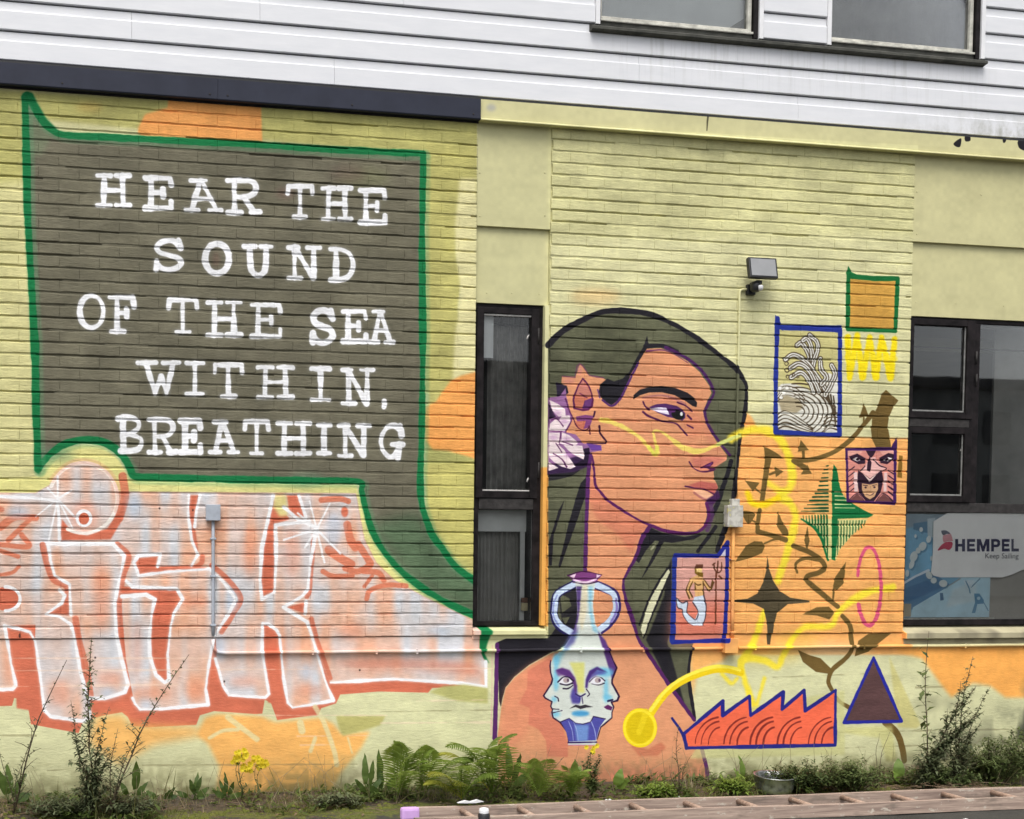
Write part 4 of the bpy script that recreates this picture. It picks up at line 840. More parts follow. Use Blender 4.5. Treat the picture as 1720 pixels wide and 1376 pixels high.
# ------------------------------------------------------------------ materials
def painted(name, grain=1.0, rough=0.72, brick_tone=True, bump=0.5):
    t = NT(name)
    p = t.pos()
    sep = t.n('ShaderNodeSeparateXYZ')
    t.l(p, sep.inputs[0])
    u = t.rng(sep.outputs[0], MX0, MX1, 0, 1)
    v = t.rng(sep.outputs[2], MZ0, MZ1, 0, 1)
    cb = t.n('ShaderNodeCombineXYZ')
    t.l(u, cb.inputs[0]); t.l(v, cb.inputs[1])
    im = t.n('ShaderNodeTexImage')
    im.image = MURAL
    im.extension = 'EXTEND'
    im.interpolation = 'Linear'
    t.l(cb.outputs[0], im.inputs[0])
    c = im.outputs[0]
    # paint film: patchy, with tiny pits and scuffs
    n1 = t.noise(p, 9, 5, 0.6)
    n2 = t.noise(t.scale(p, (60, 60, 160)), 1.0, 4, 0.65)
    c = t.mix(0.9 * grain, c, t.ramp(n1, [(0.25, (0.93, 0.93, 0.92, 1)), (0.75, (1.04, 1.04, 1.04, 1))]), 'MULTIPLY')
    c = t.mix(0.8 * grain, c, t.ramp(n2, [(0.3, (0.88, 0.88, 0.87, 1)), (0.62, (1.03, 1.03, 1.03, 1))]), 'MULTIPLY')
    if brick_tone:
        cell = t.n('ShaderNodeTexVoronoi', feature='F1', voronoi_dimensions='2D')
        cb2 = t.n('ShaderNodeCombineXYZ')
        t.l(t.math('MULTIPLY', sep.outputs[0], 4.1667), cb2.inputs[0]); t.l(t.math('MULTIPLY', sep.outputs[2], 13.333), cb2.inputs[1])
        t.l(cb2.outputs[0], cell.inputs['Vector'])
        cell.inputs['Scale'].default_value = 1.0
        sc = t.n('ShaderNodeSeparateColor')
        t.l(cell.outputs['Color'], sc.inputs[0])
        c = t.mix(1.0, c, t.ramp(sc.outputs[0], [(0.0, (0.93, 0.93, 0.92, 1)), (1.0, (1.04, 1.04, 1.04, 1))]), 'MULTIPLY')
    t.col(c)
    t.set(Roughness=rough)
    t.b.inputs['Specular IOR Level'].default_value = 0.12
    h1 = t.noise(t.scale(p, (22, 22, 70)), 1.0, 5, 0.66)
    h2 = t.noise(p, 240, 3, 0.6)
    t.bump(t.math('ADD', t.math('MULTIPLY', h1, 1.0), t.math('MULTIPLY', h2, 0.35)), bump, 0.006)
    return t.m
M = {}
M['paint'] = painted('painted_brick', bump=1.0)
M['paint_flat'] = painted('painted_sheet', grain=0.3, rough=0.5, brick_tone=False, bump=0.08)
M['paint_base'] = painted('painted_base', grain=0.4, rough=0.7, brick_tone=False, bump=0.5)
def cladding_mat():
    t = NT('white_cladding')
    p = t.pos()
    sep = t.n('ShaderNodeSeparateXYZ')
    t.l(p, sep.inputs[0])
    n1 = t.noise(t.scale(p, (1.2, 1, 6)), 3, 4, 0.6)
    base = t.ramp(n1, [(0.3, (0.635, 0.645, 0.67, 1)), (0.7, (0.70, 0.705, 0.725, 1))])
    streak = t.noise(t.scale(p, (9, 1, 5)), 1.0, 6, 0.7)
    # algae and grime that have run down the right-hand end
    gx = t.rng(sep.outputs[0], 6.9, 8.15, 0, 1)
    gz = t.rng(sep.outputs[2], 4.66, 4.46, 0, 1)
    g = t.math('MULTIPLY', t.math('MULTIPLY', gx, gz), t.rng(streak, 0.40, 0.75, 0, 1))
    g2 = t.rng(t.noise(t.scale(p, (3, 1, 5)), 2.5, 5, 0.6), 0.62, 0.9, 0, 0.25)
    c = t.mix(t.math('MULTIPLY', g, 1.5), base, (0.24, 0.24, 0.18, 1))
    sx_ = t.math('MULTIPLY', t.rng(sep.outputs[0], 4.8, 5.1, 0, 1), t.rng(sep.outputs[0], 7.9, 7.6, 0, 1))
    sz_ = t.math('MULTIPLY', t.rng(sep.outputs[2], 4.50, 4.92, 0, 1), t.rng(sep.outputs[2], 4.97, 4.94, 0, 1))
    run = t.rng(t.noise(t.scale(p, (26, 1, 1.1)), 1.0, 5, .7), .50, .78, 0, .55)
    c = t.mix(t.math('MULTIPLY', t.math('MULTIPLY', sx_, sz_), run), c, (0.26, 0.26, 0.21, 1))
    c = t.mix(g2, c, (0.55, 0.54, 0.50, 1))
    t.col(c)
    t.set(Roughness=0.42)
    t.bump(t.noise(t.scale(p, (1.5, 1, 30)), 4, 3, 0.5), 0.06, 0.004)
    return t.m
M['clad'] = cladding_mat()
M['navy'] = simple('navy_sheet_metal', (0.026, 0.029, 0.045, 1), 0.5, 0.15, 6, spec=0.2)
M['sill_dark'] = simple('mossy_dark_sill', (0.055, 0.055, 0.046, 1), 0.8, 0.55, 9, 0.3)
M['frame'] = simple('dark_brown_timber', (0.012, 0.0095, 0.010, 1), 0.5, 0.7, 14, 0.15, spec=0.15)
M['frame_worn'] = simple('worn_grey_timber', (0.034, 0.031, 0.030, 1), 0.6, 0.5, 22, 0.25, spec=0.2)
M['bead'] = simple('pale_glazing_bead', (0.52, 0.50, 0.47, 1), 0.5, 0.25, 40)
M['bead_dim'] = simple('dull_glazing_bead', (0.20, 0.20, 0.19, 1), 0.5, 0.35, 25)
M['white_frame'] = simple('weathered_white_frame', (0.50, 0.49, 0.43, 1), 0.5, 0.4, 14, 0.1)
M['white_trim'] = simple('white_trim', (0.72, 0.72, 0.73, 1), 0.45, 0.08, 10)
M['curtain'] = simple('dark_curtain', (0.20, 0.195, 0.18, 1), 0.9, 0.35, 12)
M['curtain2'] = simple('grey_blind', (0.25, 0.245, 0.225, 1), 0.9, 0.2, 5)
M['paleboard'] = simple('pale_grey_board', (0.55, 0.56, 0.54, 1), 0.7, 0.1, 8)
M['blind'] = simple('pale_blind_and_reflection', (0.72, 0.74, 0.73, 1), 0.7, 0.06, 3)
M['room'] = simple('dim_room', (0.035, 0.036, 0.034, 1), 0.9, 0.2, 3)
M['black'] = simple('black_plastic', (0.02, 0.02, 0.022, 1), 0.4, 0.2, 30)
M['grey_plastic'] = simple('grey_conduit_plastic', (0.36, 0.39, 0.44, 1), 0.5, 0.12, 20)
def glass():
    t = NT('window_glass')
    tr = t.n('ShaderNodeBsdfTransparent')
    tr.inputs[0].default_value = (0.99, 0.995, 0.99, 1)
    gl = t.n('ShaderNodeBsdfGlossy')
    gl.inputs['Roughness'].default_value = 0.015
    p = t.pos()
    bp = t.n('ShaderNodeBump')
    bp.inputs['Strength'].default_value = 0.012
    bp.inputs['Distance'].default_value = 0.02
    t.l(t.noise(p, 2.2, 2, 0.5), bp.inputs['Height'])
    t.l(bp.outputs[0], gl.inputs['Normal'])
    fr = t.n('ShaderNodeFresnel')
    fr.inputs['IOR'].default_value = 1.48
    dust = t.n('ShaderNodeBsdfDiffuse')
    dust.inputs[0].default_value = (0.35, 0.35, 0.33, 1)
    m1 = t.n('ShaderNodeMixShader')
    t.l(t.math('MULTIPLY', fr.outputs[0], 1.0), m1.inputs[0]); t.l(tr.outputs[0], m1.inputs[1]); t.l(gl.outputs[0], m1.inputs[2])
    m2 = t.n('ShaderNodeMixShader')
    t.l(t.rng(t.noise(t.scale(p, (3, 3, 1.4)), 2.5, 5, 0.65), 0.3, 0.8, 0.0, 0.02), m2.inputs[0])
    t.l(m1.outputs[0], m2.inputs[1]); t.l(dust.outputs[0], m2.inputs[2])
    t.l(m2.outputs[0], t.out.inputs['Surface'])
    return t.m
M['glass'] = glass()

# ------------------------------------------------------------------ ground
def ground_mat():
    t = NT('damp_asphalt')
    p = t.pos()
    n1 = t.noise(p, 1.6, 5, 0.62)
    n2 = t.noise(p, 70, 4, 0.7)
    c = t.ramp(n1, [(0.3, (0.016, 0.017, 0.015, 1)), (0.7, (0.046, 0.045, 0.038, 1))])
    c = t.mix(0.7, c, t.ramp(n2, [(0.3, (0.6, 0.6, 0.6, 1)), (0.7, (1.35, 1.33, 1.28, 1))]), 'MULTIPLY')
    sep = t.n('ShaderNodeSeparateXYZ')
    t.l(p, sep.inputs[0])
    # moss creeping out from the wall
    edge = t.math('ADD', t.rng(sep.outputs[1], -1.15, -0.45, 0, 1), t.rng(t.noise(p, 4.5, 5, 0.65), 0.2, 0.8, -0.55, 0.55))
    soil = t.math('ADD', t.rng(sep.outputs[1], -0.75, -0.25, 0, 1), t.rng(t.noise(p, 7.5, 5, 0.7), 0.2, 0.8, -0.6, 0.6))
    mossc = t.ramp(t.noise(p, 40, 4, 0.6), [(0.3, (0.035, 0.048, 0.008, 1)), (0.7, (0.13, 0.14, 0.024, 1))])
    c = t.mix(t.rng(edge, 0.45, 0.62, 0, 1), c, mossc)
    soilc = t.ramp(t.noise(p, 55, 5, 0.7), [(0.3, (0.022, 0.017, 0.011, 1)), (0.7, (0.085, 0.066, 0.042, 1))])
    c = t.mix(t.rng(soil, 0.38, 0.60, 0, 1), c, soilc)
    t.col(c)
    t.l(t.rng(n1, 0.3, 0.7, 0.42, 0.85), t.b.inputs['Roughness'])
    t.bump(t.math('ADD', n2, t.noise(p, 14, 4, 0.6)), 0.7, 0.012)
    return t.m
M['ground'] = ground_mat()
g = MB()
xs = [-400, -60, -12, -3] + [(-0.9 + i * 0.09) for i in range(115)] + [12, 60, 400]
ys = [-400, -60, -14, -6, -3.2] + [(-2.2 + i * 0.07) for i in range(33)] + [0.3]
vs_ = []
for y in ys:
    for x in xs:
        z = 0.0
        if -3 < x < 10 and y > -2.3:
            z += 0.010 * math.sin(x * 3.1 + 1.3 * math.sin(y * 4)) * math.sin(y * 5.3) + random.uniform(-.003, .003)
            z += max(0, (y + 0.55)) * 0.03                       # soil banked against the wall
        vs_.append((x, y, z))
nx = len(xs)
g.add(vs_, [(j * nx + i, j * nx + i + 1, (j + 1) * nx + i + 1, (j + 1) * nx + i) for j in range(len(ys) - 1) for i in range(nx - 1)])
g.build('ground', M['ground'], smooth_=True, kind='structure')

# ------------------------------------------------------------------ the building
XL0, XL1 = -0.77, 4.103
XM0, XM1 = 4.608, 7.256
XR1 = 11.4
ROWS = 44
ZB = ZTOP - ROWS * COURSE                   # foot of the brickwork
bld = thing('building', 'painted brick and white clad building covered in a mural of a woman, lettering and graffiti', 'building', (4.2, 0.1, 0))

def brick_mesh(name, L, seed):
    r = random.Random(seed)
    H, b = 0.0648, 0.0046
    hx, hz = L / 2, H / 2
    nseg = 4 if L > 0.15 else 2
    # front loop, counter-clockwise, with an uneven hand-made edge
    xs_ = [-hx + L * i / nseg for i in range(nseg + 1)]
    loop = [(x, -hz) for x in xs_] + [(x, hz) for x in reversed(xs_)]
    front, rim, back = [], [], []
    for (x, z) in loop:
        jx, jz = (r.uniform(-.0012, .0012) if abs(x) < hx - 1e-6 else 0.0), r.uniform(-.0020, .0020)
        e_ = 0.0012
        cx_ = x + (e_ if x < -hx + 1e-6 else -e_ if x > hx - 1e-6 else 0)
        cz_ = z + (b if z < 0 else -b) + jz
        front.append((cx_ + jx, r.uniform(-.0012, .0008) if abs(x) < hx - 1e-6 else 0.0, cz_))
        rim.append((x + jx * .6, b * 0.9 if abs(x) < hx - 1e-6 else 0.0020, z + jz))
        back.append((x, 0.055, z + jz))
    n = len(loop)
    vs_ = front + rim + back
    fs_ = []
    # front as quads bottom/top pairs
    for i in range(nseg):
        fs_.append((i, i + 1, n - 2 - i, n - 1 - i))
    for i in range(n):
        j = (i + 1) % n
        fs_.append((i, i + n, j + n, j)); fs_.append((i + n, i + 2 * n, j + 2 * n, j + n))
    return MB().add(vs_, fs_).mesh(name, M['paint'])
FULL, HALF = STRETCHER - 0.0006, STRETCHER / 2 - 0.0006
BR_F = [brick_mesh('brick', FULL, i) for i in range(8)]
BR_H = [brick_mesh('half_brick', HALF, 40 + i) for i in range(4)]
def project(X, Y, Z):
    v = Vector((X, Y, Z)) - Vector((CAM['x'], CAM['y'], CAM['z']))
    d = v.dot(fwd)
    return CAM['cx'] + CAM['f'] * v.dot(rgt) / d, CAM['cy'] - CAM['f'] * v.dot(upv) / d, d
def lay(X0, X1, half_end_odd):
    out = []
    for n in range(1, ROWS + 1):
        zc = ZTOP - (n - 0.5) * COURSE
        x = X1
        drift = random.uniform(-.0012, .0012)
        first = True
        while x - X0 > 0.02:
            L = STRETCHER
            if first and (n % 2 == half_end_odd):
                L = STRETCHER / 2
            first = False
            full = L > 0.2
            a = x - L
            if a < X0 - 0.001:
                rem = x - X0
                if rem < 0.05:
                    break
                out.append((X0 + rem / 2, zc, rem, n)); break
            out.append((a + L / 2, zc + drift, L, n))
            x = a
    return out
def wall(name, X0, X1, label, keep):
    core = MB().box(X0, X1, 0.014, 0.24, ZB + 0.002, ZTOP + 0.10)
    for n in range(1, ROWS):                    # mortar struck to an uneven depth
        x = X0
        while x < X1 - .05:
            L = min(random.uniform(.10, .55), X1 - x)
            d = random.choice((.0035, .005, .006, .007, .009, .012))
            zc = ZTOP - n * COURSE
            core.add([(x, d, zc - .008), (x + L, d, zc - .008), (x + L, d + random.uniform(-.001, .001), zc + .008), (x, d, zc + .008)], [(0, 1, 2, 3)])
            x += L
    w = core.build(name, M['paint'], bld, label=label)
    w.matrix_parent_inverse = Matrix.Translation(-Vector(bld.location))
    bricks = lay(X0, X1, 1)
    def size(b):
        u, v, d = project(b[0], 0, b[1])
        inside = 20 < u < 1700 and 20 < v < 1340
        return (1 if inside else 0) * (b[2] / STRETCHER) / d ** 2
    bricks.sort(key=size, reverse=True)
    rest = MB()
    for i, (x, z, L, n) in enumerate(bricks):
        yoff = random.uniform(-.0010, .0010)
        tz = random.uniform(-.003, .003)
        if abs(L - STRETCHER) < 1e-3:
            me, sx = random.choice(BR_F), 1.0
        elif abs(L - STRETCHER / 2) < 1e-3:
            me, sx = random.choice(BR_H), 1.0
        else:
            me, sx = random.choice(BR_H), L / (STRETCHER / 2)
        mat = Matrix.Translation((x, yoff, z)) @ Matrix.Rotation(tz, 4, 'Y') @ Matrix.Rotation(random.uniform(-.004, .004), 4, 'Z') @ Matrix.Diagonal((sx, 1, 1, 1))
        if i < keep and sx == 1.0:
            o = bpy.data.objects.new('brick', me)
            COL.objects.link(o)
            o.parent = w
            o.matrix_parent_inverse = Matrix.Identity(4)
            o.matrix_local = mat
        else:
            rest.add([(mat @ Vector(v.co))[:] for v in me.vertices], [tuple(p.vertices) for p in me.polygons])
    ro = rest.build('bricks', M['paint'])
    ro['kind'] = 'stuff'
    ro.parent = w
    ro.matrix_parent_inverse = Matrix.Identity(4)
    return w
wall('brick_wall', XL0, XL1, 'brick wall painted with white lettering on a dark panel above graffiti', 300)
wall('brick_wall', XM0, XM1, 'brick wall painted with the head of a woman and small pictures', 300)

# rendered base
bm_ = MB()
nx, nz = 240, 34
bx0, bx1, bz0, bz1 = XL0, XR1, -0.15, ZB - 0.001
vs_ = []
rr = random.Random(5)
ph = [(rr.uniform(0, 6), rr.uniform(2, 9), rr.uniform(2, 12)) for _ in range(7)]
for j in range(nz + 1):
    for i in range(nx + 1):
        x = bx0 + (bx1 - bx0) * i / nx
        z = bz0 + (bz1 - bz0) * j / nz
        d = sum(math.sin(p_ + a_ * x + b_ * z) for p_, a_, b_ in ph) * 0.0007
        zz = (ZB - z) / COURSE
        d += -0.0012 if abs(zz - round(zz)) < 0.14 else 0.0
        vs_.append((x, 0.010 + d + rr.uniform(-.0005, .0005), z))
bm_.add(vs_, [(j * (nx + 1) + i, j * (nx + 1) + i + 1, (j + 1) * (nx + 1) + i + 1, (j + 1) * (nx + 1) + i) for j in range(nz) for i in range(nx)])
bm_.box(bx0, bx1, 0.016, 0.24, -0.15, ZB - 0.003)
def child(mb, name, mat, parent=None, smooth_=False, **props):
    parent = parent or bld
    o = mb.build(name, mat, None, smooth_, **props)
    o.parent = parent
    o.matrix_parent_inverse = Matrix.Translation(-Vector(bld.location)) if parent is bld else Matrix.Identity(4)
    return o
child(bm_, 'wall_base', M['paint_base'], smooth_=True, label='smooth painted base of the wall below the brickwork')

# fascia strips above the brickwork
x_end = wall_pt(808, 183, -0.05)[0]
fa = child(MB().box(XL0, x_end - .002, -.02, .02, ZTOP, ZTOP + .126), 'fascia', M['navy'], label='navy blue metal fascia above the lettered wall')
cuts_ = [XL0, 0.55, 2.42, x_end]
for i_ in range(3):
    o_ = .0012 * (i_ % 2)
    nv = MB().xprism([(-0.050 - o_, ZTOP + 0.004), (-0.046 - o_, ZTOP - 0.002), (-.021, ZTOP - 0.002), (-.021, ZTOP + 0.130), (-0.032, ZTOP + 0.130), (-0.050 - o_, ZTOP + 0.124)], cuts_[i_] + .001, cuts_[i_ + 1] - .001)
    nv.build('fascia_sheet', M['navy']).parent = fa
    for x_ in (cuts_[i_] + .06, (cuts_[i_] + cuts_[i_ + 1]) / 2, cuts_[i_ + 1] - .05):
        MB().lathe([(0, -.003), (.005, -.0025), (.0065, .001)], (x_, -.0505 - o_, ZTOP + .028), 8, 'y').build('screw', M['frame_worn']).parent = fa
cf = MB().xprism([(-0.058, ZTOP - 0.006), (-0.058, ZTOP - 0.001), (-0.034, ZTOP + 0.012), (-0.034, ZTOP + 0.130), (0.02, ZTOP + 0.130), (0.02, ZTOP - 0.004)], x_end + 0.001, XR1)
child(cf, 'fascia', M['paint_flat'], label='cream fascia with black flaked patches at its right end')
child(MB().box(XL0, XR1, -0.012, 0.2, ZTOP + 0.131, ZTOP + 0.150), 'shadow_gap', M['black'])
child(MB().box(XL0, x_end, -0.004, 0.005, ZTOP - 0.012, ZTOP - 0.003), 'trim_strip', M['frame_worn'])

# white cladding boards
ZC, PITCH = ZTOP + 0.150, 0.1755
X = lambda x, y, Y=0.0: wall_pt(x, y, Y)[0]
w1 = (X(1006, 20), X(1274, 30)); w2 = (X(1394, 40), X(1646, 60))
ZS = ZC + 3 * PITCH
cl = child(MB().box(XL0, XR1, 0.012, 0.2, ZC - 0.02, ZS - 0.06).box(XL0, w1[0], 0.012, 0.2, ZS - 0.06, ZC + 9 * PITCH).box(w1[1], w2[0], 0.012, 0.2, ZS - 0.06, ZC + 9 * PITCH).box(w2[1], XR1, 0.012, 0.2, ZS - 0.06, ZC + 9 * PITCH), 'cladding', M['black'], label='white horizontal cladding above the mural')
def board(xa, xb, k):
    z = ZC + k * PITCH
    prof = [(0.011, z + 0.004), (-0.012, z + 0.004), (-0.016, z + 0.008), (-0.0145, z + 0.112), (-0.0115, z + 0.1175), (-0.003, z + 0.1205), (-0.002, z + PITCH - 0.006), (0.011, z + PITCH - 0.004)]
    mb = MB().xprism(prof, xa, xb)
    o = mb.build('cladding_board', M['clad'])
    o.parent = cl
    o.matrix_parent_inverse = Matrix.Identity(4)
joints = {0: [X(561, 120), 6.35, 9.4], 1: [1.9, X(1072, 115), 8.4], 2: [X(436, 15), 5.9, 9.0], 3: [3.6], 4: [1.2], 5: [3.4], 6: [2.2], 7: [1.0], 8: [3.0]}
for k in range(9):
    spans = [(XL0, XR1)] if k < 3 else [(XL0, w1[0] - 0.03), (w1[1] + 0.03, w2[0] - 0.03), (w2[1] + 0.03, XR1)]
    for a, b in spans:
        cuts = [a] + [j for j in joints[k] if a + .2 < j < b - .2] + [b]
        for p_, q_ in zip(cuts[:-1], cuts[1:]):
            board(p_ + 0.0008, q_ - 0.0008, k)

# ------------------------------------------------------------------ windows
def room(x0, x1, z0, z1, y0=0.2, y1=1.6, parent=None, m=0.25):
    mb = MB()
    a0, a1, c0, c1 = x0 - m, x1 + m, z0 - m, z1 + m
    mb.add([(a0, y0, c0), (a1, y0, c0), (a1, y0, c1), (a0, y0, c1), (a0, y1, c0), (a1, y1, c0), (a1, y1, c1), (a0, y1, c1)],
           [(4, 5, 6, 7), (0, 1, 5, 4), (2, 3, 7, 6), (0, 4, 7, 3), (1, 2, 6, 5)])
    return child(mb, 'room_interior', M['room'], parent)
def bars(parent, name, mat, x0, x1, z0, z1, wl, wr, wt, wb, yf, yb, b=0.003):
    mb = MB()
    mb.box(x0, x0 + wl, yf, yb, z0, z1, b); mb.box(x1 - wr, x1, yf, yb, z0, z1, b)
    mb.box(x0 + wl, x1 - wr, yf + .0015, yb, z1 - wt, z1, b); mb.box(x0 + wl, x1 - wr, yf + .0015, yb, z0, z0 + wb, b)
    return child(mb, name, mat, parent)
def pane(parent, x0, x1, z0, z1, y):
    return child(MB().box(x0, x1, y, y + 0.005, z0, z1), 'pane', M['glass'], parent)
def folds(x0, x1, z0, z1, y, amp=0.012, pitch=0.035, n=None):
    n = n or int((x1 - x0) / pitch * 8)
    mb = MB()
    vs_ = []
    for i in range(n + 1):
        x = x0 + (x1 - x0) * i / n
        dy = amp * math.sin(2 * math.pi * (x - x0) / pitch + 0.9 * math.sin(x * 21)) + amp * .5 * math.sin(x * 71)
        vs_ += [(x, y + dy, z0), (x, y + dy * .8, z1)]
    mb.add(vs_, [(2 * i, 2 * i + 2, 2 * i + 3, 2 * i + 1) for i in range(n)])
    return mb

# tall narrow window
win = child(MB().box(XL1 + 0.001, XM0 - 0.001, 0.17, 0.2, 3.05, 3.06), 'window', M['frame'], label='tall narrow dark framed window between the two painted walls')
YF = 0.046
x0, x1, z0, z1 = rect(801, 512, 909, 1051, YF)
x0 = XL1 + 0.002
zt0, zt1 = wall_pt(850, 856, YF)[1], wall_pt(850, 838, YF)[1]
bars(win, 'frame', M['frame'], x0, x1, z0, z1, .045, .055, .03, .03, YF, YF + .09)
child(MB().box(x0 + .045, x1 - .055, YF - .008, YF + .085, zt0, zt1, .004), 'transom', M['frame_worn'], win)
sx0, sx1 = x0 + .018, x1 - .03
bars(win, 'sash', M['frame'], sx0, sx1, zt1 + .004, z1 - .024, .048, .052, .038, .045, YF - .016, YF + .05)
gx0, gx1 = sx0 + .05, sx1 - .054
child(MB().box(gx0 - .002, gx1 + .002, YF - .004, YF + .01, z1 - .075, z1 - .0635, .002), 'glazing_bead', M['bead'], win)
child(MB().box(gx0 - .002, gx1 + .002, YF - .006, YF + .01, zt1 + .0500, zt1 + .0585, .002), 'glazing_bead', M['bead'], win)
pane(win, gx0 - .003, gx1 + .003, zt1 + .046, z1 - .06, YF + .012)
pane(win, x0 + .046, x1 - .056, z0 + .031, zt0 - .001, YF + .014)
child(folds(gx0 + .085, x1 - .05, zt1, z1, YF + .15), 'curtain', M['curtain'], win)
child(folds(gx0 - .02, gx0 + .085, zt1 + .92, z1, YF + .05, .002, .05), 'blind', M['blind'], win)  # pale sheet added behind the pane, stands in for reflected sky
child(folds(x0 + .10, x1 - .085, z0, zt0, YF + .16, .009, .028), 'curtain', M['curtain2'], win)
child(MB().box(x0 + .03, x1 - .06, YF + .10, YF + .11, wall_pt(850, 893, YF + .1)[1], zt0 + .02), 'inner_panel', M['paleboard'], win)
child(MB().box(x1 - .098, x1 - .066, YF + .105, YF + .12, z0, zt0), 'inner_strip', M['paleboard'], win)
qx0, qx1, qz0, qz1 = rect(875, 1004, 886, 1026, YF + .08)
child(MB().box(qx0, qx1, YF + .07, YF + .085, qz0, qz0 + (qz1 - qz0) * .6, .003), 'socket', simple('cream_socket', (.42, .36, .2, 1), .5), win)
child(MB().box(qx0, qx1, YF + .07, YF + .085, qz0 + (qz1 - qz0) * .62, qz1, .003), 'socket', simple('brown_socket', (.14, .06, .03, 1), .5), win)
for py in (567, 806):
    hx, hz = wall_pt(885, py, YF + .03)
    child(MB().tube([(hx + .012, YF + .02, hz + .018), (hx, YF + .014, hz + .004), (hx - .006, YF + .014, hz - .016)], .0055, 8), 'latch', M['bead'], win, True)
for py in (565, 790):
    hx, hz = wall_pt(903, py, YF)
    child(MB().tube([(hx, YF - .018, hz - .05), (hx, YF - .018, hz + .05)], .006, 8), 'hinge', M['frame_worn'], win, True)
child(MB().box(XM0 - .030, XM0 - .002, .006, .15, z0 + .002, z1 + .0, .002), 'jamb', M['paint_flat'], win)
sill = MB().xprism([(-.022, z0 - .055), (-.022, z0 - .030), (.085, z0 - .004), (.17, z0 - .004), (.17, z0 - .085), (.004, z0 - .085), (.004, z0 - .055)], XL1 + .0015, XM0 - .0015)
child(sill, 'sill', M['paint_flat'], win)
child(MB().box(XL1 + .001, XM0 - .001, .012, .2, ZB - .02, z0 - .086), 'sill_block', M['paint_flat'], win)
room(x0, x1, z0, z1, .21, 1.5, win)
# sheet panels above the narrow window
pz = wall_pt(860, 382)[1]
def screws(mb, pts, y):
    for px_, py_ in pts:
        a, b = wall_pt(px_, py_, y)
        mb.lathe([(0.0, -.003), (.005, -.0025), (.006, 0)], (a, y, b), 8, 'y')
mb = MB().box(XL1 + .002, XM0 - .0015, .008, .03, pz + .002, ZTOP - .003, .0015)
child(mb, 'wall_panel', M['paint_flat'])
mb = MB().box(XL1 + .002, XM0 - .0015, .032, .06, z1 + .002, pz + .02, .0015)
child(mb, 'wall_panel', M['paint_flat'])
child(MB().box(XL1 + .001, XM0 - .001, .06, .2, z1 + .001, ZTOP + .1), 'backing', M['room'])
sc_ = MB()
screws(sc_, [(806, 290), (806, 363), (915, 290), (915, 362), (860, 492), (818, 492), (906, 494)], .008)

# wide window at the right
wr = child(MB().box(XM1 + .001, XR1, .19, .2, 3.02, 3.03), 'window', M['frame'], label='wide dark framed window at the right edge with posters behind its lower pane')
x0 = XM1 + .002
zb_ = wall_pt(1620, 1050, YF)[1]; zt_ = wall_pt(1620, 536, YF)[1]
zm0, zm1 = wall_pt(1600, 861, YF)[1], wall_pt(1600, 845, YF)[1]
zi0, zi1 = wall_pt(1580, 718, YF)[1], wall_pt(1580, 704, YF)[1]
xm_ = wall_pt(1634, 690, YF)[0]
bars(wr, 'frame', M['frame'], x0, XR1 - .01, zb_, zt_, .035, .05, .028, .04, YF, YF + .09)
child(MB().box(xm_ - .03, xm_ + .042, YF - .004, YF + .085, zm1 - .001, zt_ - .029, .004), 'mullion', M['frame'], wr)
child(MB().box(x0 + .035, XR1 - .06, YF - .004, YF + .08, zm0, zm1, .004), 'transom', M['frame_worn'], wr)
for dx in (1.3, 2.6):
    child(MB().box(xm_ + dx - .03, xm_ + dx + .042, YF - .003, YF + .085, zb_ + .04, zm0 - .001, .004), 'mullion', M['frame'], wr)
    child(MB().box(xm_ + dx - .03, xm_ + dx + .042, YF - .003, YF + .085, zm1 + .001, zt_ - .029, .004), 'mullion', M['frame'], wr)
child(MB().box(x0 + .035, xm_ - .03, YF - .006, YF + .08, zi0, zi1, .004), 'transom', M['frame_worn'], wr)
for a, b in ((zi1 + .003, zt_ - .012), (zm1 + .003, zi0 - .003)):
    bars(wr, 'sash', M['frame'], x0 + .012, xm_ - .012, a, b, .036, .058, .042, .046, YF - .016, YF + .05)
    pane(wr, x0 + .047, xm_ - .069, a + .045, b - .041, YF + .012)
    bd = MB().box(x0 + .047, xm_ - .071, YF + .001, YF + .011, a + .0465, a + .058, .002).box(xm_ - .078, xm_ - .0705, YF + .001, YF + .011, a + .058, b - .043, .002)
    child(bd, 'glazing_bead', M['bead_dim'], wr)
pane(wr, xm_ + .041, XR1 - .06, zm1 - .002, zt_ - .028, YF + .014)
pane(wr, x0 + .034, XR1 - .06, zb_ + .038, zm0 + .002, YF + .003)
for py in (755, 823):
    hx, hz = wall_pt(1613, py, YF + .03)
    child(MB().tube([(hx + .014, YF + .02, hz + .03), (hx - .012, YF + .012, hz - .012)], .005, 8), 'latch', M['bead'], wr, True)
for py in (602, 640):
    hx, hz = wall_pt(1637, py, YF)
    child(MB().tube([(hx, YF - .02, hz - .045), (hx, YF - .02, hz + .045)], .006, 8), 'hinge', M['frame_worn'], wr, True)
room(x0, XR1 - .1, zb_, zt_, .22, 2.4, wr)
child(MB().box(wall_pt(1668, 700, .3)[0], XR1 - .12, .3, .32, zm0 - .3, zt_ + .1), 'inner_panel', M['curtain2'], wr)
child(MB().box(x0 - .1, XR1, .45, 2.2, zt_ - .16, zt_ - .06), 'ceiling_beam', simple('ceiling_board', (.13, .13, .075, 1), .8, .15, 6), wr)
child(MB().box(x0 - .1, XR1, .22, .25, zt_ - .02, zt_ + .1), 'ceiling_beam', M['curtain2'], wr)
sl = MB().xprism([(-.030, zb_ - .088), (-.030, zb_ - .052), (.085, zb_ - .004), (.17, zb_ - .004), (.17, zb_ - .088)], XM1 + .0015, XR1)
child(sl, 'sill', M['paint_flat'], wr)
child(MB().box(XM1 + .001, XR1, .012, .2, ZB - .02, zb_ - .089), 'sill_block', M['paint_flat'], wr)
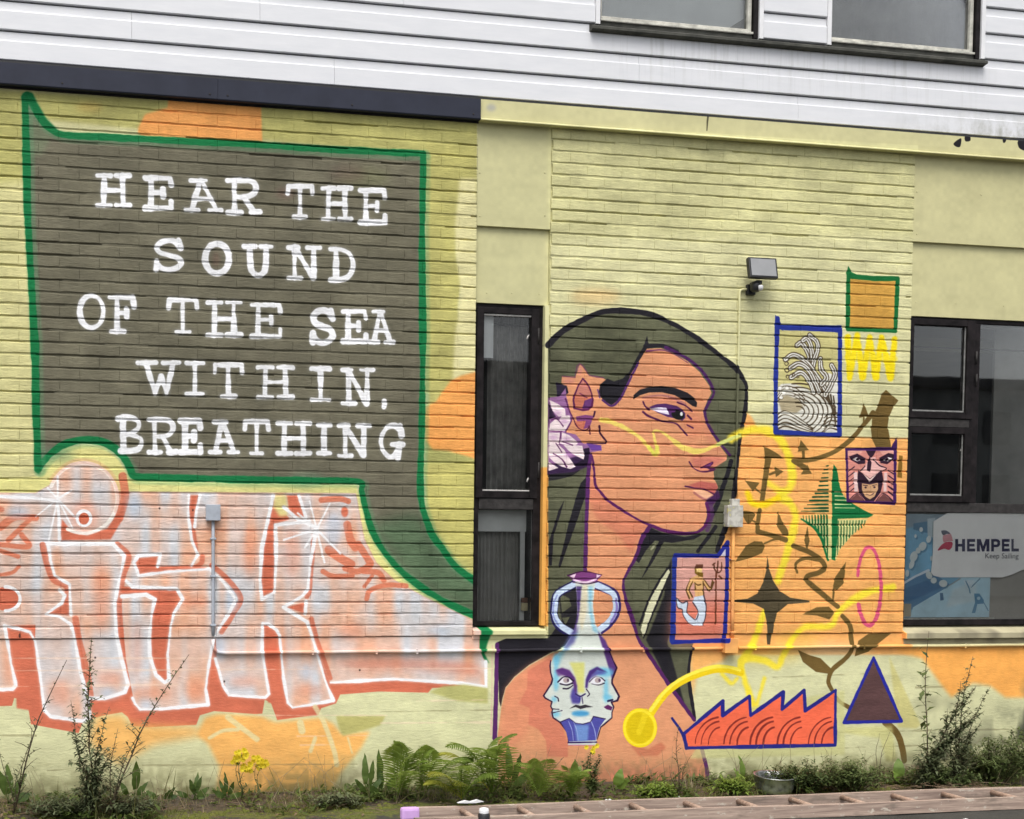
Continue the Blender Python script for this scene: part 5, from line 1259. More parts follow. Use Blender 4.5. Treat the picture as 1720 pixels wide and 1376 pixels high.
pz = wall_pt(1630, 411)[1]
mb = MB().box(XM1 + .002, XR1, .008, .03, pz + .002, ZTOP - .003, .0015)
child(mb, 'wall_panel', M['paint_flat'])
mb = MB().box(XM1 + .002, XR1, .032, .06, zt_ + .002, pz + .02, .0015)
child(mb, 'wall_panel', M['paint_flat'])
child(MB().box(XM1 + .001, XR1, .06, .2, zt_ + .001, ZTOP + .1), 'backing', M['room'])
screws(sc_, [(1540, 322), (1540, 393), (1648, 327), (1606, 510), (1539, 508), (1686, 514)], .008)
child(sc_, 'screws', M['paint_flat'], kind='stuff')

# upper windows with one long dark sill
ups = child(MB().xprism([(-.060, ZS - .050), (-.060, ZS - .034), (-.004, ZS - .006), (.05, ZS - .006), (.05, ZS - .050), (-.01, ZS - .058)], X(995, 40, -.05), X(1658, 98, -.05)), 'window_sill', M['sill_dark'], label='long dark mossy sill under both upper windows')
HW = 1.25
for i, (a, b) in enumerate((w1, w2)):
    u = child(MB().box(a, b, .15, .16, ZS + HW - .02, ZS + HW), 'window', M['white_frame'], label=('upper window with a pale blind behind its glass' if i == 0 else 'upper window with dark glass at the top right'))
    child(MB().box(a - .028, a + .002, -.020, .03, ZS - .004, ZS + HW, .002), 'casing', M['white_trim'], u)
    child(MB().box(b - .002, b + .028, -.020, .03, ZS - .004, ZS + HW, .002), 'casing', M['white_trim'], u)
    child(MB().box(a + .003, a + .012, -.004, .1, ZS, ZS + HW), 'reveal', M['frame'], u)
    child(MB().box(b - .034, b - .003, -.004, .1, ZS, ZS + HW), 'reveal', M['frame'], u)
    child(MB().box(a + .013, b - .035, .012, .09, ZS + .002, ZS + .030, .003), 'sill_rail', M['sill_dark'], u)
    child(MB().box(a + .013, b - .035, -.002, .011, ZS + .028, ZS + .042, .003), 'drip_rail', M['white_frame'], u)
    bars(u, 'sash', M['white_frame'], a + .014, b - .040, ZS + .046, ZS + HW - .03, .014, .026, .04, .020, .018, .06)
    pane(u, a + .027, b - .065, ZS + .065, ZS + HW - .069, .04)
    room(a, b, ZS, ZS + HW, .2, 1.4, u)
    if i == 0:
        child(folds(a, b - .02, ZS + .02, ZS + HW, .09, .001, .2), 'blind', M['blind'], u)
        child(MB().prism([(b - .19, ZS + .075), (b - .06, ZS + .075), (b - .06, ZS + .16)], .080, .084), 'blind_gap', M['curtain2'], u)
    else:
        child(folds(a, b - .02, ZS + .02, ZS + HW, .09, .003, .11), 'curtain', M['curtain2'], u)

# ------------------------------------------------------------------ block across the street, seen only in the window panes
ab = thing('apartment_block', 'long pale apartment block across the street, mirrored in the window panes', 'building', (32, -46, 0))
blk_m = simple('far_render', (.23, .24, .235, 1), .8, .12, .4)
gl_m = simple('far_windows', (.03, .035, .04, 1), .3, .3, .6)
put('wall', MB().box(6, 62, -54, -46, 0, 9.8).mesh('wall', blk_m), ab)
put('roof', MB().box(5.6, 62.4, -54.4, -45.6, 9.8, 10.3, .1).mesh('roof', simple('far_roof', (.06, .06, .065, 1), .8, .2, .5)), ab)
wme = MB().box(0, 1.5, -.06, .06, 0, 1.6).mesh('window', gl_m)
for j in range(3):
    for i in range(20):
        o = put('window', wme, ab)
        o.location = (7.4 + i * 2.7, -45.99, 1.2 + j * 3.0)

# ------------------------------------------------------------------ posters behind the lower right pane
def poster_uv(x0, y0, x1, y1, w, h):
    def f(pts):
        p = np.asarray(pts, float)
        return np.stack([(p[:, 0] - x0) / (x1 - x0) * w, (p[:, 1] - y0) / (y1 - y0) * h], 1)
    return f
px0, py0, px1, py1 = 1516, 862, 1664, 1040
PW, PH = 370, 445
Cp = Canvas(PW, PH, poster_uv(px0, py0, px1, py1, PW, PH), PW / (px1 - px0))
Cp.img[:] = np.array([78, 140, 180]) / 255.0
Cp.img *= (0.9 + 0.25 * field(PH, PW, 8, 7))[..., None]
Cp.poly([(1516, 862), (1610, 862), (1580, 872), (1550, 880), (1516, 890)], (96, 112, 122), 0.9, soft=4)
Cp.poly([(1532, 880), (1556, 876), (1556, 896), (1532, 890)], (44, 84, 116), soft=1)
Cp.poly([(1555, 872), (1568, 870), (1570, 905), (1556, 900)], (150, 170, 178), soft=1)
Cp.poly([(1516, 976), (1560, 958), (1600, 985), (1610, 1000), (1532, 1024), (1516, 1030)], (44, 92, 138)); Cp.poly([(1516, 990), (1556, 975), (1585, 985), (1530, 1010), (1516, 1012)], (30, 72, 118), soft=2)
Cp.poly([(1530, 1040), (1535, 1020), (1588, 988), (1612, 970), (1664, 970), (1664, 1040)], (150, 196, 216)); Cp.poly([(1600, 990), (1640, 975), (1640, 1010), (1590, 1020)], (186, 206, 208), 0.7, soft=5)
Cp.stroke([(1518, 980), (1538, 968), (1559, 958)], 3.5, (204, 220, 230)); Cp.stroke([(1590, 986), (1612, 972)], 2, (110, 124, 128)); Cp.stroke([(1632, 986), (1646, 972)], 2, (70, 104, 130))
for x, y, rx, ry, r in ((1534, 935, 6, 9, .3), (1531, 948, 4, 8, .3), (1548, 918, 6, 8, .5), (1541, 925, 4, 5, 0), (1558, 906, 4, 6, .2), (1545, 890, 3, 4, 0), (1524, 963, 3, 6, 0), (1536, 901, 2, 3, 0), (1560, 966, 5, 7, -.4), (1568, 975, 5, 5, 0), (1584, 980, 7, 6, .2), (1563, 938, 2, 4, 0)):
    Cp.oval(x + 2, y + 3, rx, ry, (36, 76, 108), 0.7, 1, r); Cp.oval(x, y, rx, ry, (196, 208, 204), 1, 0.4, r)
Cp.poly([(1579, 996), (1584, 996), (1586, 1008), (1580, 1009)], (40, 74, 110)); Cp.poly([(1618, 975), (1636, 974), (1632, 986), (1622, 984)], (180, 204, 214)); Cp.stroke([(1622, 976), (1628, 988), (1630, 996)], 1.6, (50, 96, 130))
Cp.poly([(1637, 997), (1646, 997), (1654, 1008), (1654, 1014), (1643, 1015), (1640, 1030), (1634, 1030), (1639, 1012)], (44, 98, 140)); Cp.oval(1645, 1005, 3, 3, (150, 196, 216)); Cp.stroke([(1654, 1012), (1662, 1026)], 1.4, (60, 104, 140))
Cp.poly([(1518, 1014), (1532, 1014), (1532, 1036), (1518, 1036)], (132, 118, 88), soft=1)
Cp.img = np.clip(Cp.img ** 0.6, 0, 1)
PIMG = to_image('poster_print', Cp.img)
def print_mat(name, im, X0, X1, Z0, Z1):
    t = NT(name)
    p = t.pos()
    sep = t.n('ShaderNodeSeparateXYZ'); t.l(p, sep.inputs[0])
    cb = t.n('ShaderNodeCombineXYZ')
    t.l(t.rng(sep.outputs[0], X0, X1, 0, 1), cb.inputs[0]); t.l(t.rng(sep.outputs[2], Z0, Z1, 0, 1), cb.inputs[1])
    ti = t.n('ShaderNodeTexImage'); ti.image = im; ti.extension = 'EXTEND'; t.l(cb.outputs[0], ti.inputs[0])
    t.col(t.mix(1.0, ti.outputs[0], t.ramp(t.noise(p, 12, 4, .6), [(.3, (.86, .86, .86, 1)), (.7, (1.05, 1.05, 1.05, 1))]), 'MULTIPLY'))
    t.set(Roughness=.55)
    return t.m
YP = YF + .020
A = rect(px0, py0, px1, py1, YP)
def sheet(x0, x1, z0, z1, y, th=.0015, n=14, bow=.004):
    mb = MB()
    vs_ = []
    for i in range(n + 1):
        for j in range(n + 1):
            u, v = i / n, j / n
            d = bow * math.sin(u * 3.1) * math.sin(v * 2.6 + .3)
            vs_.append((x0 + (x1 - x0) * u, y - d, z0 + (z1 - z0) * v))
    mb.add(vs_, [(i * (n + 1) + j, (i + 1) * (n + 1) + j, (i + 1) * (n + 1) + j + 1, i * (n + 1) + j + 1) for i in range(n) for j in range(n)])
    m_ = len(vs_)
    mb.add([(a, b + th, c) for a, b, c in vs_], [(i * (n + 1) + j, i * (n + 1) + j + 1, (i + 1) * (n + 1) + j + 1, (i + 1) * (n + 1) + j) for i in range(n) for j in range(n)])
    return mb
xa = max(A[0], XM1 + .037)
po = sheet(xa, A[1], zb_ + .055, zm0 - .012, YP).build('poster', print_mat('blue_poster_print', PIMG, A[0], A[1], A[2], A[3]), smooth_=True)
po['label'] = 'blue aerial picture poster behind the lower right window pane'; po['category'] = 'poster'
bk = MB().box(XM1 + .04, XR1 - .08, YP + .03, YP + .04, zb_ + .04, zm0).build('backing_board', simple('grey_backing_board', (.34, .32, .28, 1), .8, .08, 5))
bk['label'] = 'plain grey board standing behind the posters in the lower right window'; bk['category'] = 'board'
sh = MB().box(XM1 + .04, wall_pt(1672, 1036, YP)[0], YF + .0285, YP + .025, zb_ + .0385, zb_ + .052, .003).build('window_strip', M['white_frame'])
sh['label'] = 'white strip lying along the foot of the lower right window'; sh['category'] = 'strip'
YS = YF + .0105
pts = [(1568, 876), (1585, 866), (1592, 862), (1800, 862), (1800, 935), (1716, 958), (1700, 965), (1684, 970), (1580, 970), (1568, 967), (1564, 962), (1567, 930)]
outl = [wall_pt(x, y, YS) for x, y in pts]
sg = MB().prism(outl, YS, YS + .003).build('sign', simple('grey_white_sign', (.86, .85, .83, 1), .6, .04, 9))
sg['label'] = 'grey white sign reading HEMPEL with a small red sail emblem'; sg['category'] = 'sign'
def flat(name, polys, mat, parent, y):
    mb = MB()
    for pl_ in polys:
        mb.prism([wall_pt(a, b, y) for a, b in smooth(pl_, True, 4)], y - .0006, y)
    o = mb.build(name, mat)
    o.parent = parent
    return o
YL = YS - .0008
flat('emblem', [[(1581, 892), (1588, 891), (1594, 894), (1596, 897), (1590, 897), (1584, 899)]], simple('emblem_grey', srgb(105, 108, 122), .6), sg, YL)
flat('emblem', [[(1584, 900), (1591, 898), (1597, 897), (1600, 906), (1600, 909), (1592, 909), (1585, 911)]], simple('emblem_pink', srgb(220, 160, 165), .6), sg, YL)
flat('emblem', [[(1575, 925), (1580, 917), (1588, 911), (1596, 910), (1600, 912), (1599, 919), (1594, 924), (1586, 922)]], simple('emblem_red', srgb(198, 74, 98), .6), sg, YL)
def text(body, name, x0, y0, x1, y1, mat, parent, y, bold):
    cu = bpy.data.curves.new(name, 'FONT')
    cu.body = body
    cu.offset = min(bold, .008)
    cu.extrude = .0
    cu.resolution_u = 4
    ob = bpy.data.objects.new(name, cu)
    COL.objects.link(ob)
    dg = bpy.context.evaluated_depsgraph_get()
    dg.update()
    me = bpy.data.meshes.new_from_object(ob.evaluated_get(dg))
    COL.objects.unlink(ob)
    bpy.data.objects.remove(ob)
    co = np.array([v.co[:] for v in me.vertices])
    mn, mx = co.min(0), co.max(0)
    X0, X1, Z0, Z1 = rect(x0, y0, x1, y1, y)
    for v in me.vertices:
        u, w_ = (v.co.x - mn[0]) / (mx[0] - mn[0]), (v.co.y - mn[1]) / (mx[1] - mn[1])
        v.co = (X0 + u * (X1 - X0), y, Z0 + w_ * (Z1 - Z0))
    me.materials.append(mat)
    if bold > .02:                              # heavier strokes: the same outline struck three times
        vv = [v.co[:] for v in me.vertices]; ff = [tuple(p.vertices) for p in me.polygons]
        mb = MB()
        for k_, dx in enumerate((-.0052, 0, .0052)):
            mb.add([(a + dx, b - .0003 * k_, c) for a, b, c in vv], ff)
        me = mb.mesh(name, mat)
    o = bpy.data.objects.new(name, me)
    COL.objects.link(o)
    o.parent = parent
    return o
NAVY = simple('navy_print', srgb(48, 44, 80), .6, .05)
def block_letter(ch, x0, x1, y0=905.5, y1=926.5):
    s_ = .30 if ch != 'M' else .235
    t_ = .235
    G = {'H': [[(0, 0), (s_, 0), (s_, .39), (1 - s_, .39), (1 - s_, 0), (1, 0), (1, 1), (1 - s_, 1), (1 - s_, .61), (s_, .61), (s_, 1), (0, 1)]],
         'E': [[(0, 0), (1, 0), (1, t_), (s_, t_), (s_, .39), (.92, .39), (.92, .60), (s_, .60), (s_, 1 - t_), (1, 1 - t_), (1, 1), (0, 1)]],
         'L': [[(0, 0), (s_, 0), (s_, 1 - t_), (1, 1 - t_), (1, 1), (0, 1)]],
         'M': [[(0, 0), (.30, 0), (.50, .58), (.70, 0), (1, 0), (1, 1), (1 - s_, 1), (1 - s_, .42), (.58, 1), (.42, 1), (s_, .42), (s_, 1), (0, 1)]],
         'P': [[(0, 0), (.62, 0), (.86, .06), (1, .2), (1, .32), (.70, .32), (.66, .24), (.58, .21), (s_, .21), (s_, 1), (0, 1)], [(.70, .325), (1, .325), (1, .45), (.86, .6), (.62, .66), (s_ + .005, .66), (s_ + .005, .45), (.58, .45), (.67, .42)]]}[ch]
    mb = MB()
    for pl_ in G:
        mb.prism([wall_pt(x0 + u * (x1 - x0), y0 + v * (y1 - y0), YS - .0012) for u, v in pl_], YS - .0012, YS - .0003)
    o = mb.build('letter', NAVY)
    o.parent = sg
for ch, a_, b_ in (('H', 1604.5, 1621), ('E', 1624.5, 1638), ('M', 1641, 1662), ('P', 1665, 1680), ('E', 1683, 1696), ('L', 1699, 1711.5)):
    block_letter(ch, a_, b_)
text('Keep Sailing', 'lettering', 1655, 929.5, 1711, 941, simple('grey_print', srgb(88, 86, 92), .6, .05), sg, YS - .001, .004)

# ------------------------------------------------------------------ fixtures on the wall
ZCON = .907
YCN = -.006
def clip_on(mb, x, z, r):
    mb.box(x - .007, x + .007, -.004 + YCN - r * .4, .012, z - r - .006, z + r + .006, .002)
xa, xb, xc = X(378, 1099), X(1222, 1088), X(1240, 1086)
t1 = thing('conduit', 'painted horizontal conduit along the base of the wall left of its orange box', 'conduit', (xa, 0, ZCON))
run = [(X(357.5, 1074), YCN, wall_pt(357.5, 1074)[1]), (X(357.5, 1085), YCN, ZCON + .06), (X(360, 1092), YCN, ZCON + .026), (X(366, 1097), YCN, ZCON + .006), (xa, YCN, ZCON)]
run += [(xa + (xb - xa) * i / 20, YCN + random.uniform(-.0008, .0008), ZCON + random.uniform(-.0018, .0018)) for i in range(1, 21)]
put('pipe', MB().tube(run, .0115, 10).mesh('pipe', M['paint_flat'], True), t1)
for px_ in (525, 632, 700, 835, 975, 1080):
    mb = MB(); clip_on(mb, X(px_, 1094), ZCON, .0115); put('clip', mb.mesh('clip', M['paint_flat']), t1)
t2 = thing('conduit', 'painted horizontal conduit running right from the orange box under the wide window', 'conduit', (xc, 0, ZCON))
run = [(xc + (XR1 - xc) * i / 16, YCN + random.uniform(-.0008, .0008), ZCON + .003 + random.uniform(-.0018, .0018)) for i in range(17)]
put('pipe', MB().tube(run, .0115, 10).mesh('pipe', M['paint_flat'], True), t2)
for px_ in (1268, 1450, 1620):
    mb = MB(); clip_on(mb, X(px_, 1086), ZCON + .003, .0115); put('clip', mb.mesh('clip', M['paint_flat']), t2)
def jbox(name, label, x0, y0, x1, y1, mat, depth=.05, lid=True):
    a = rect(x0, y0, x1, y1, -depth)
    o = thing(name, label, 'junction box', ((a[0] + a[1]) / 2, 0, a[2]))
    put('body', MB().box(a[0], a[1], -depth * .7, .012, a[2], a[3], .005).mesh('body', mat), o)
    if lid:
        put('lid', MB().box(a[0] - .002, a[1] + .002, -depth, -depth * .7 - .0005, a[2] - .002, a[3] + .002, .004).mesh('lid', mat), o)
    return o, a
jbox('junction_box', 'orange painted junction box where the conduits meet low on the wall', 1219, 1073, 1240, 1097, M['paint_flat'])
bj, a = jbox('junction_box', 'grey junction box on top of the grey pipe among the graffiti', 347, 848, 370, 874, M['grey_plastic'])
gp = thing('conduit', 'grey vertical pipe below the grey box among the graffiti', 'conduit', (X(357, 970), 0, 1.1))
put('pipe', MB().tube([(X(357.5, y), YCN - .008, wall_pt(357.5, y)[1]) for y in (874, 910, 950, 1000, 1040, 1068)], .0105, 10).mesh('pipe', M['grey_plastic'], True), gp)
for py in (905, 968, 1050):
    mb = MB(); x_, z_ = wall_pt(357.5, py); mb.box(x_ - .018, x_ + .018, YCN - .022, .004, z_ - .006, z_ + .006, .002); put('clip', mb.mesh('clip', M['grey_plastic']), gp)
def splashed():
    t = NT('splashed_white_plastic')
    p = t.pos()
    c = t.ramp(t.noise(p, 16, 4, .6), [(.42, (.55, .53, .47, 1)), (.55, (.36, .34, .30, 1)), (.62, (.62, .58, .2, 1)), (.70, (.10, .09, .07, 1))])
    t.col(c); t.set(Roughness=.5)
    return t.m
M['splash'] = splashed()
bj, a = jbox('junction_box', 'paint splashed white junction box beside the cheek of the painted woman', 1223, 849, 1248, 885, M['splash'], .055)
nb = rect(1230, 838, 1243, 850, -.04)
put('inlet', MB().box(nb[0], nb[1], -.04, .006, nb[2], nb[3], .004).mesh('inlet', M['splash']), bj)
cp = thing('conduit', 'orange painted vertical pipe between the white and orange junction boxes', 'conduit', (X(1229, 980), 0, 1.0))
put('pipe', MB().tube([(X(1230 - (y - 885) * .008, y), YCN - .006, wall_pt(1230, y)[1]) for y in (884, 930, 980, 1030, 1074)], .0115, 10).mesh('pipe', M['paint_flat'], True), cp)
for py in (940, 1062):
    mb = MB(); x_, z_ = wall_pt(1229, py); mb.box(x_ - .018, x_ + .018, YCN - .021, .004, z_ - .006, z_ + .006, .002); put('clip', mb.mesh('clip', M['paint_flat']), cp)
cb_ = thing('cable', 'thin painted cable running down from the floodlight to the white junction box', 'cable', (X(1240, 600), 0, 2))
xcab = X(1238, 660)
cz0, cz1 = wall_pt(1234, 838)[1], wall_pt(1240, 487)[1]
cpts = [(X(1236, 838), -.010, cz0)] + [(xcab + random.uniform(-.002, .002), -.009, cz0 + (cz1 - cz0) * i / 12) for i in range(1, 12)] + [(xcab, -.009, cz1 - .02), (xcab + .006, -.009, cz1 - .004), (xcab + .02, -.010, cz1), (X(1257, 484), -.014, cz1 + .004)]
put('wire', MB().tube(cpts, .0085, 8).mesh('wire', M['paint_flat'], True), cb_)
for i in range(1, 9):
    z_ = cz0 + (cz1 - cz0) * i / 9
    put('clip', MB().box(xcab - .010, xcab + .010, -.017, .002, z_ - .003, z_ + .003, .001).mesh('clip', M['paint_flat']), cb_)
# floodlight with motion sensor
fx, fz = wall_pt(1280, 451, -.10)
fl = thing('floodlight', 'black floodlight with grey glass and motion sensor mounted beside the painted head', 'floodlight', (fx, -.02, fz - .1))
def loc_mesh(mb, name, mat, rotx, at, smooth_=False):
    me = mb.mesh(name, mat, smooth_)
    me.transform(Matrix.Translation(at) @ Matrix.Rotation(rotx, 4, 'X'))
    return me
tilt = R(-12)
put('housing', loc_mesh(MB().box(-.103, .103, -.012, .022, -.071, .071, .006).box(-.085, .085, .022, .040, -.055, .055, .008), 'housing', M['black'], tilt, (fx, -.105, fz)), fl)
put('lens', loc_mesh(MB().box(-.090, .090, -.0155, -.0125, -.059, .059, .001), 'lens', simple('floodlight_glass', (.27, .275, .28, 1), .25, .06, 12), tilt, (fx, -.105, fz)), fl)
put('bracket', MB().box(fx - .03, fx + .01, -.09, .002, fz - .10, fz - .075, .004).box(fx - .06, fx + .0, -.03, .004, fz - .16, fz - .09, .006).mesh('bracket', M['black']), fl)
sxx, szz = wall_pt(1271, 482, -.07)
put('sensor', MB().lathe([(0, -.034), (.020, -.034), (.034, -.022), (.036, .008), (.030, .030), (.018, .034), (0, .034)], (sxx - .008, -.07, szz), 18).mesh('sensor', M['black'], True), fl)
put('sensor_lens', MB().lathe([(0, -.022), (.012, -.020), (.019, -.010), (.021, .004), (.018, .012), (0, .012)], (sxx + .010, -.096, szz - .008), 14).mesh('sensor_lens', simple('white_sensor_lens', (.7, .7, .72, 1), .3, .05), True), fl)

# ------------------------------------------------------------------ ladder lying in front of the wall
def wood(name, a, b, rough=.75):
    t = NT(name)
    p = t.pos()
    c = t.ramp(t.noise(t.scale(p, (1.2, 22, 22)), 2.0, 5, .65, .6), [(.28, a), (.72, b)])
    sp = t.rng(t.noise(t.scale(p, (5, 9, 9)), 2.2, 4, .7), .60, .66, 0, 1)
    c = t.mix(sp, c, (.52, .46, .38, 1))
    gr_ = t.rng(t.noise(t.scale(p, (1.4, 4, 4)), 2.0, 4, .7), .54, .66, 0, .55)
    c = t.mix(gr_, c, (.10, .085, .065, 1))
    t.col(c); t.set(Roughness=rough)
    t.bump(t.noise(t.scale(p, (3, 60, 60)), 2, 4, .6), .4, .006)
    return t.m
M['wood'] = wood('weathered_ladder_wood', (.19, .135, .11, 1), (.52, .395, .315, 1))
M['wood2'] = wood('bare_rung_wood', (.24, .15, .11, 1), (.50, .36, .27, 1))
LX0, LX1 = ground_pt(683, 1356, .08)[0], 9.6
la = thing('ladder', 'long wooden ladder lying on the ground in front of the wall', 'ladder', (LX0, -1.1, 0))
YFAR, YNEAR, LH = -.945, -1.255, .076
def rail(y, x0):
    mb = MB()
    n = 22
    P = [(-.017, .004), (.017, .004), (.017, LH), (-.017, LH)]
    prev = None
    vs_ = []
    for i in range(n + 1):
        x = x0 + (LX1 - x0) * i / n
        wv = .004 * math.sin(x * 2.3)
        for (b, c) in P:
            vs_.append((x, y + b + wv - .008 * (x - x0) / 6, c + .003 * math.sin(x * 3.1 + y)))
    fs_ = [(i * 4 + k, i * 4 + (k + 1) % 4, i * 4 + 4 + (k + 1) % 4, i * 4 + 4 + k) for i in range(n) for k in range(4)]
    mb.add(vs_, fs_ + [(0, 1, 2, 3), (n * 4 + 3, n * 4 + 2, n * 4 + 1, n * 4)])
    return mb
put('rail', rail(YFAR, LX0).mesh('rail', M['wood']), la)
put('rail', rail(YNEAR, LX0 - .04).mesh('rail', M['wood']), la)
for i in range(18):
    x = LX0 + .33 + i * .348
    if x > LX1 - .1:
        break
    put('rung', MB().tube([(x, YFAR + .004, .052), (x - .01, YNEAR - .004, .050)], .0165, 10).mesh('rung', M['wood2'], True), la)
put('rail_tip', MB().box(LX0 - .035, LX0 + .075, YFAR - .028, YFAR + .022, .002, LH + .004, .018).mesh('rail_tip', simple('lilac_paint', srgb(200, 160, 214), .55, .08, 20)), la, label='lilac painted end of the ladder rail')
# marker, bowl and scraps on the ground
mx, my = ground_pt(813, 1376, .10)
mk = thing('marker_can', 'small black can with a white cap standing by the ladder', 'can', (mx, my, 0))
cy_ = ground_pt(813, 1382, 0)
bx_, by_ = X(813, 1376), -1.33
bx_ = ground_pt(813, 1360, .115)[0]
by_ = ground_pt(813, 1360, .115)[1]
put('body', MB().lathe([(0, .002), (.031, .002), (.033, .006), (.033, .088), (.028, .096), (0, .096)], (bx_, by_, 0), 20).mesh('body', M['black'], True), mk)
put('cap', MB().lathe([(.027, .0965), (.028, .112), (.024, .122), (.012, .126), (0, .127)], (bx_, by_, 0), 20).mesh('cap', M['white_trim'], True), mk)
sm_ = NT('dull_steel'); sm_.col(sm_.ramp(sm_.noise(sm_.pos(), 18, 5, .6), [(.35, (.16, .16, .15, 1)), (.6, (.55, .56, .55, 1))])); sm_.set(Metallic=.85, Roughness=.32)
sm_.bump(sm_.noise(sm_.pos(), 14, 3, .6), .25, .01)
gx_, gy_ = ground_pt(1299, 1328, .02)
bo = thing('metal_bowl', 'dented steel bowl lying among the weeds behind the ladder', 'bowl', (gx_, gy_, 0))
me = MB().lathe([(0, .003), (.100, .003), (.114, .012), (.121, .040), (.124, .104), (.131, .107), (.131, .112), (.119, .109), (.116, .04), (.108, .018), (0, .010)], (0, 0, 0), 30).mesh('bowl_shell', sm_.m, True)
me.transform(Matrix.Translation((gx_, gy_, .012)) @ Matrix.Rotation(R(5), 4, 'X'))
put('shell', me, bo)
for i, (px_, py_, w_, lab) in enumerate(((1021, 1337, .05, 'torn white paper scrap on the moss below the vase painting'), (1622, 1370, .03, 'small white scrap on the asphalt in front of the ladder at the right'), (770, 1349, .16, 'thin pale stick lying along the ladder rail'), (1140, 1333, .02, 'white pebble on the moss below the saw backed creature'))):
    a, b = ground_pt(px_, py_, .05)
    mb = MB()
    n = 7
    mb.prism([(-w_ / 2, 0), (-w_ * .2, .012), (0, .004), (w_ * .25, .014), (w_ / 2, .002), (w_ * .2, -.004), (-w_ * .2, -.003)], -.012, .012)
    me = mb.mesh('scrap', M['white_trim'])
    o = put(('paper_scrap', 'paper_scrap', 'stick', 'pebble')[i], me)
    zz = .095 if i == 2 else .018
    if i == 2:
        b = YFAR
    o.location = (a, b, zz)
    o.rotation_euler = (R(random.uniform(-20, 20)) if i != 2 else 0, 0, R(random.uniform(-20, 20)) if i != 2 else R(3))
    o['label'] = lab; o['category'] = ('scrap', 'scrap', 'stick', 'pebble')[i]

# ------------------------------------------------------------------ plants along the foot of the wall
def leaf_mat(name, a, b, trans=.25, rough=.55):
    t = NT(name)
    p = t.pos()
    inf = t.n('ShaderNodeObjectInfo')
    f = t.math('ADD', t.math('MULTIPLY', t.noise(p, 23, 3, .6), .75), t.math('MULTIPLY', inf.outputs['Random'], .25))
    t.col(t.ramp(f, [(.28, a), (.68, b)]))
    t.set(Roughness=rough)
    t.b.inputs['Specular IOR Level'].default_value = .3
    tl = t.n('ShaderNodeBsdfTranslucent')
    tl.inputs[0].default_value = tuple(v * 1.2 for v in b[:3]) + (1,)
    mx_ = t.n('ShaderNodeMixShader')
    mx_.inputs[0].default_value = trans
    t.l(t.b.outputs[0], mx_.inputs[1]); t.l(tl.outputs[0], mx_.inputs[2]); t.l(mx_.outputs[0], t.out.inputs['Surface'])
    return t.m
M['fern'] = leaf_mat('fern_green', (.075, .125, .018, 1), (.27, .36, .07, 1), .4)
M['fern_y'] = leaf_mat('yellowing_fern', (.16, .18, .03, 1), (.42, .42, .07, 1), .4)
M['leaf'] = leaf_mat('weed_green', (.034, .056, .016, 1), (.12, .155, .05, 1))
M['leaf_g'] = leaf_mat('grey_green_leaf', (.050, .066, .030, 1), (.15, .175, .085, 1))
M['dock'] = leaf_mat('dock_green', (.035, .065, .014, 1), (.09, .14, .03, 1))
M['lime'] = leaf_mat('lime_leaf', (.07, .12, .02, 1), (.17, .26, .045, 1))
M['stem'] = leaf_mat('brown_stem', (.045, .035, .022, 1), (.12, .085, .05, 1), .0)
M['gstem'] = leaf_mat('green_stem', (.05, .06, .02, 1), (.12, .13, .045, 1), .0)
M['grass'] = leaf_mat('rough_grass', (.055, .075, .018, 1), (.22, .22, .08, 1))
M['straw'] = leaf_mat('dead_grass', (.14, .105, .055, 1), (.36, .30, .18, 1), .1)
M['moss'] = leaf_mat('moss', (.04, .052, .008, 1), (.13, .14, .022, 1), .1, .9)
M['cover'] = leaf_mat('ground_cover_green', (.018, .034, .008, 1), (.12, .165, .035, 1))
M['yellow'] = leaf_mat('ragwort_yellow', (.50, .38, .01, 1), (.80, .66, .03, 1), .2)
M['litter'] = leaf_mat('brown_litter', (.05, .035, .022, 1), (.17, .115, .07, 1), .0)
def leaf_blade(mb, base, d, L, W, up_=Vector((0, 0, 1)), curl=.25, seg=3, lobes=0):
    d = Vector(d).normalized()
    side = d.cross(up_)
    if side.length < 1e-3:
        side = Vector((1, 0, 0))
    side.normalize()
    nrm = side.cross(d)
    vs_ = []
    for i in range(seg + 1):
        t = i / seg
        w = W * math.sin(math.pi * min(1, .12 + t * .88)) ** .8 * (1 - .25 * t)
        if i == seg:
            w = 0
        if lobes and 0 < i < seg:
            w *= (.55 if i % 2 else 1.2)
        c = Vector(base) + d * (L * t) - nrm * (curl * L * t * t)
        if w < 1e-5:
            vs_.append(c)
        else:
            vs_ += [c - side * w / 2 + nrm * w * .12, c + side * w / 2 + nrm * w * .12]
    fs_ = []
    for i in range(seg - 1):
        fs_.append((2 * i, 2 * i + 1, 2 * i + 3, 2 * i + 2))
    fs_.append((2 * (seg - 1), 2 * (seg - 1) + 1, 2 * seg))
    mb.add(vs_, fs_)
def grow(name, mat, mb, parent, smooth_=True, **k):
    me = bpy.data.meshes.new(name)
    me.from_pydata(mb.v, [], mb.f)
    me.materials.append(mat)
    if smooth_:
        me.polygons.foreach_set('use_smooth', [True] * len(me.polygons))
    me.update()
    o = bpy.data.objects.new(name, me)
    COL.objects.link(o)
    if parent:
        o.parent = parent
    for a, b in k.items():
        o[a] = b
    return o
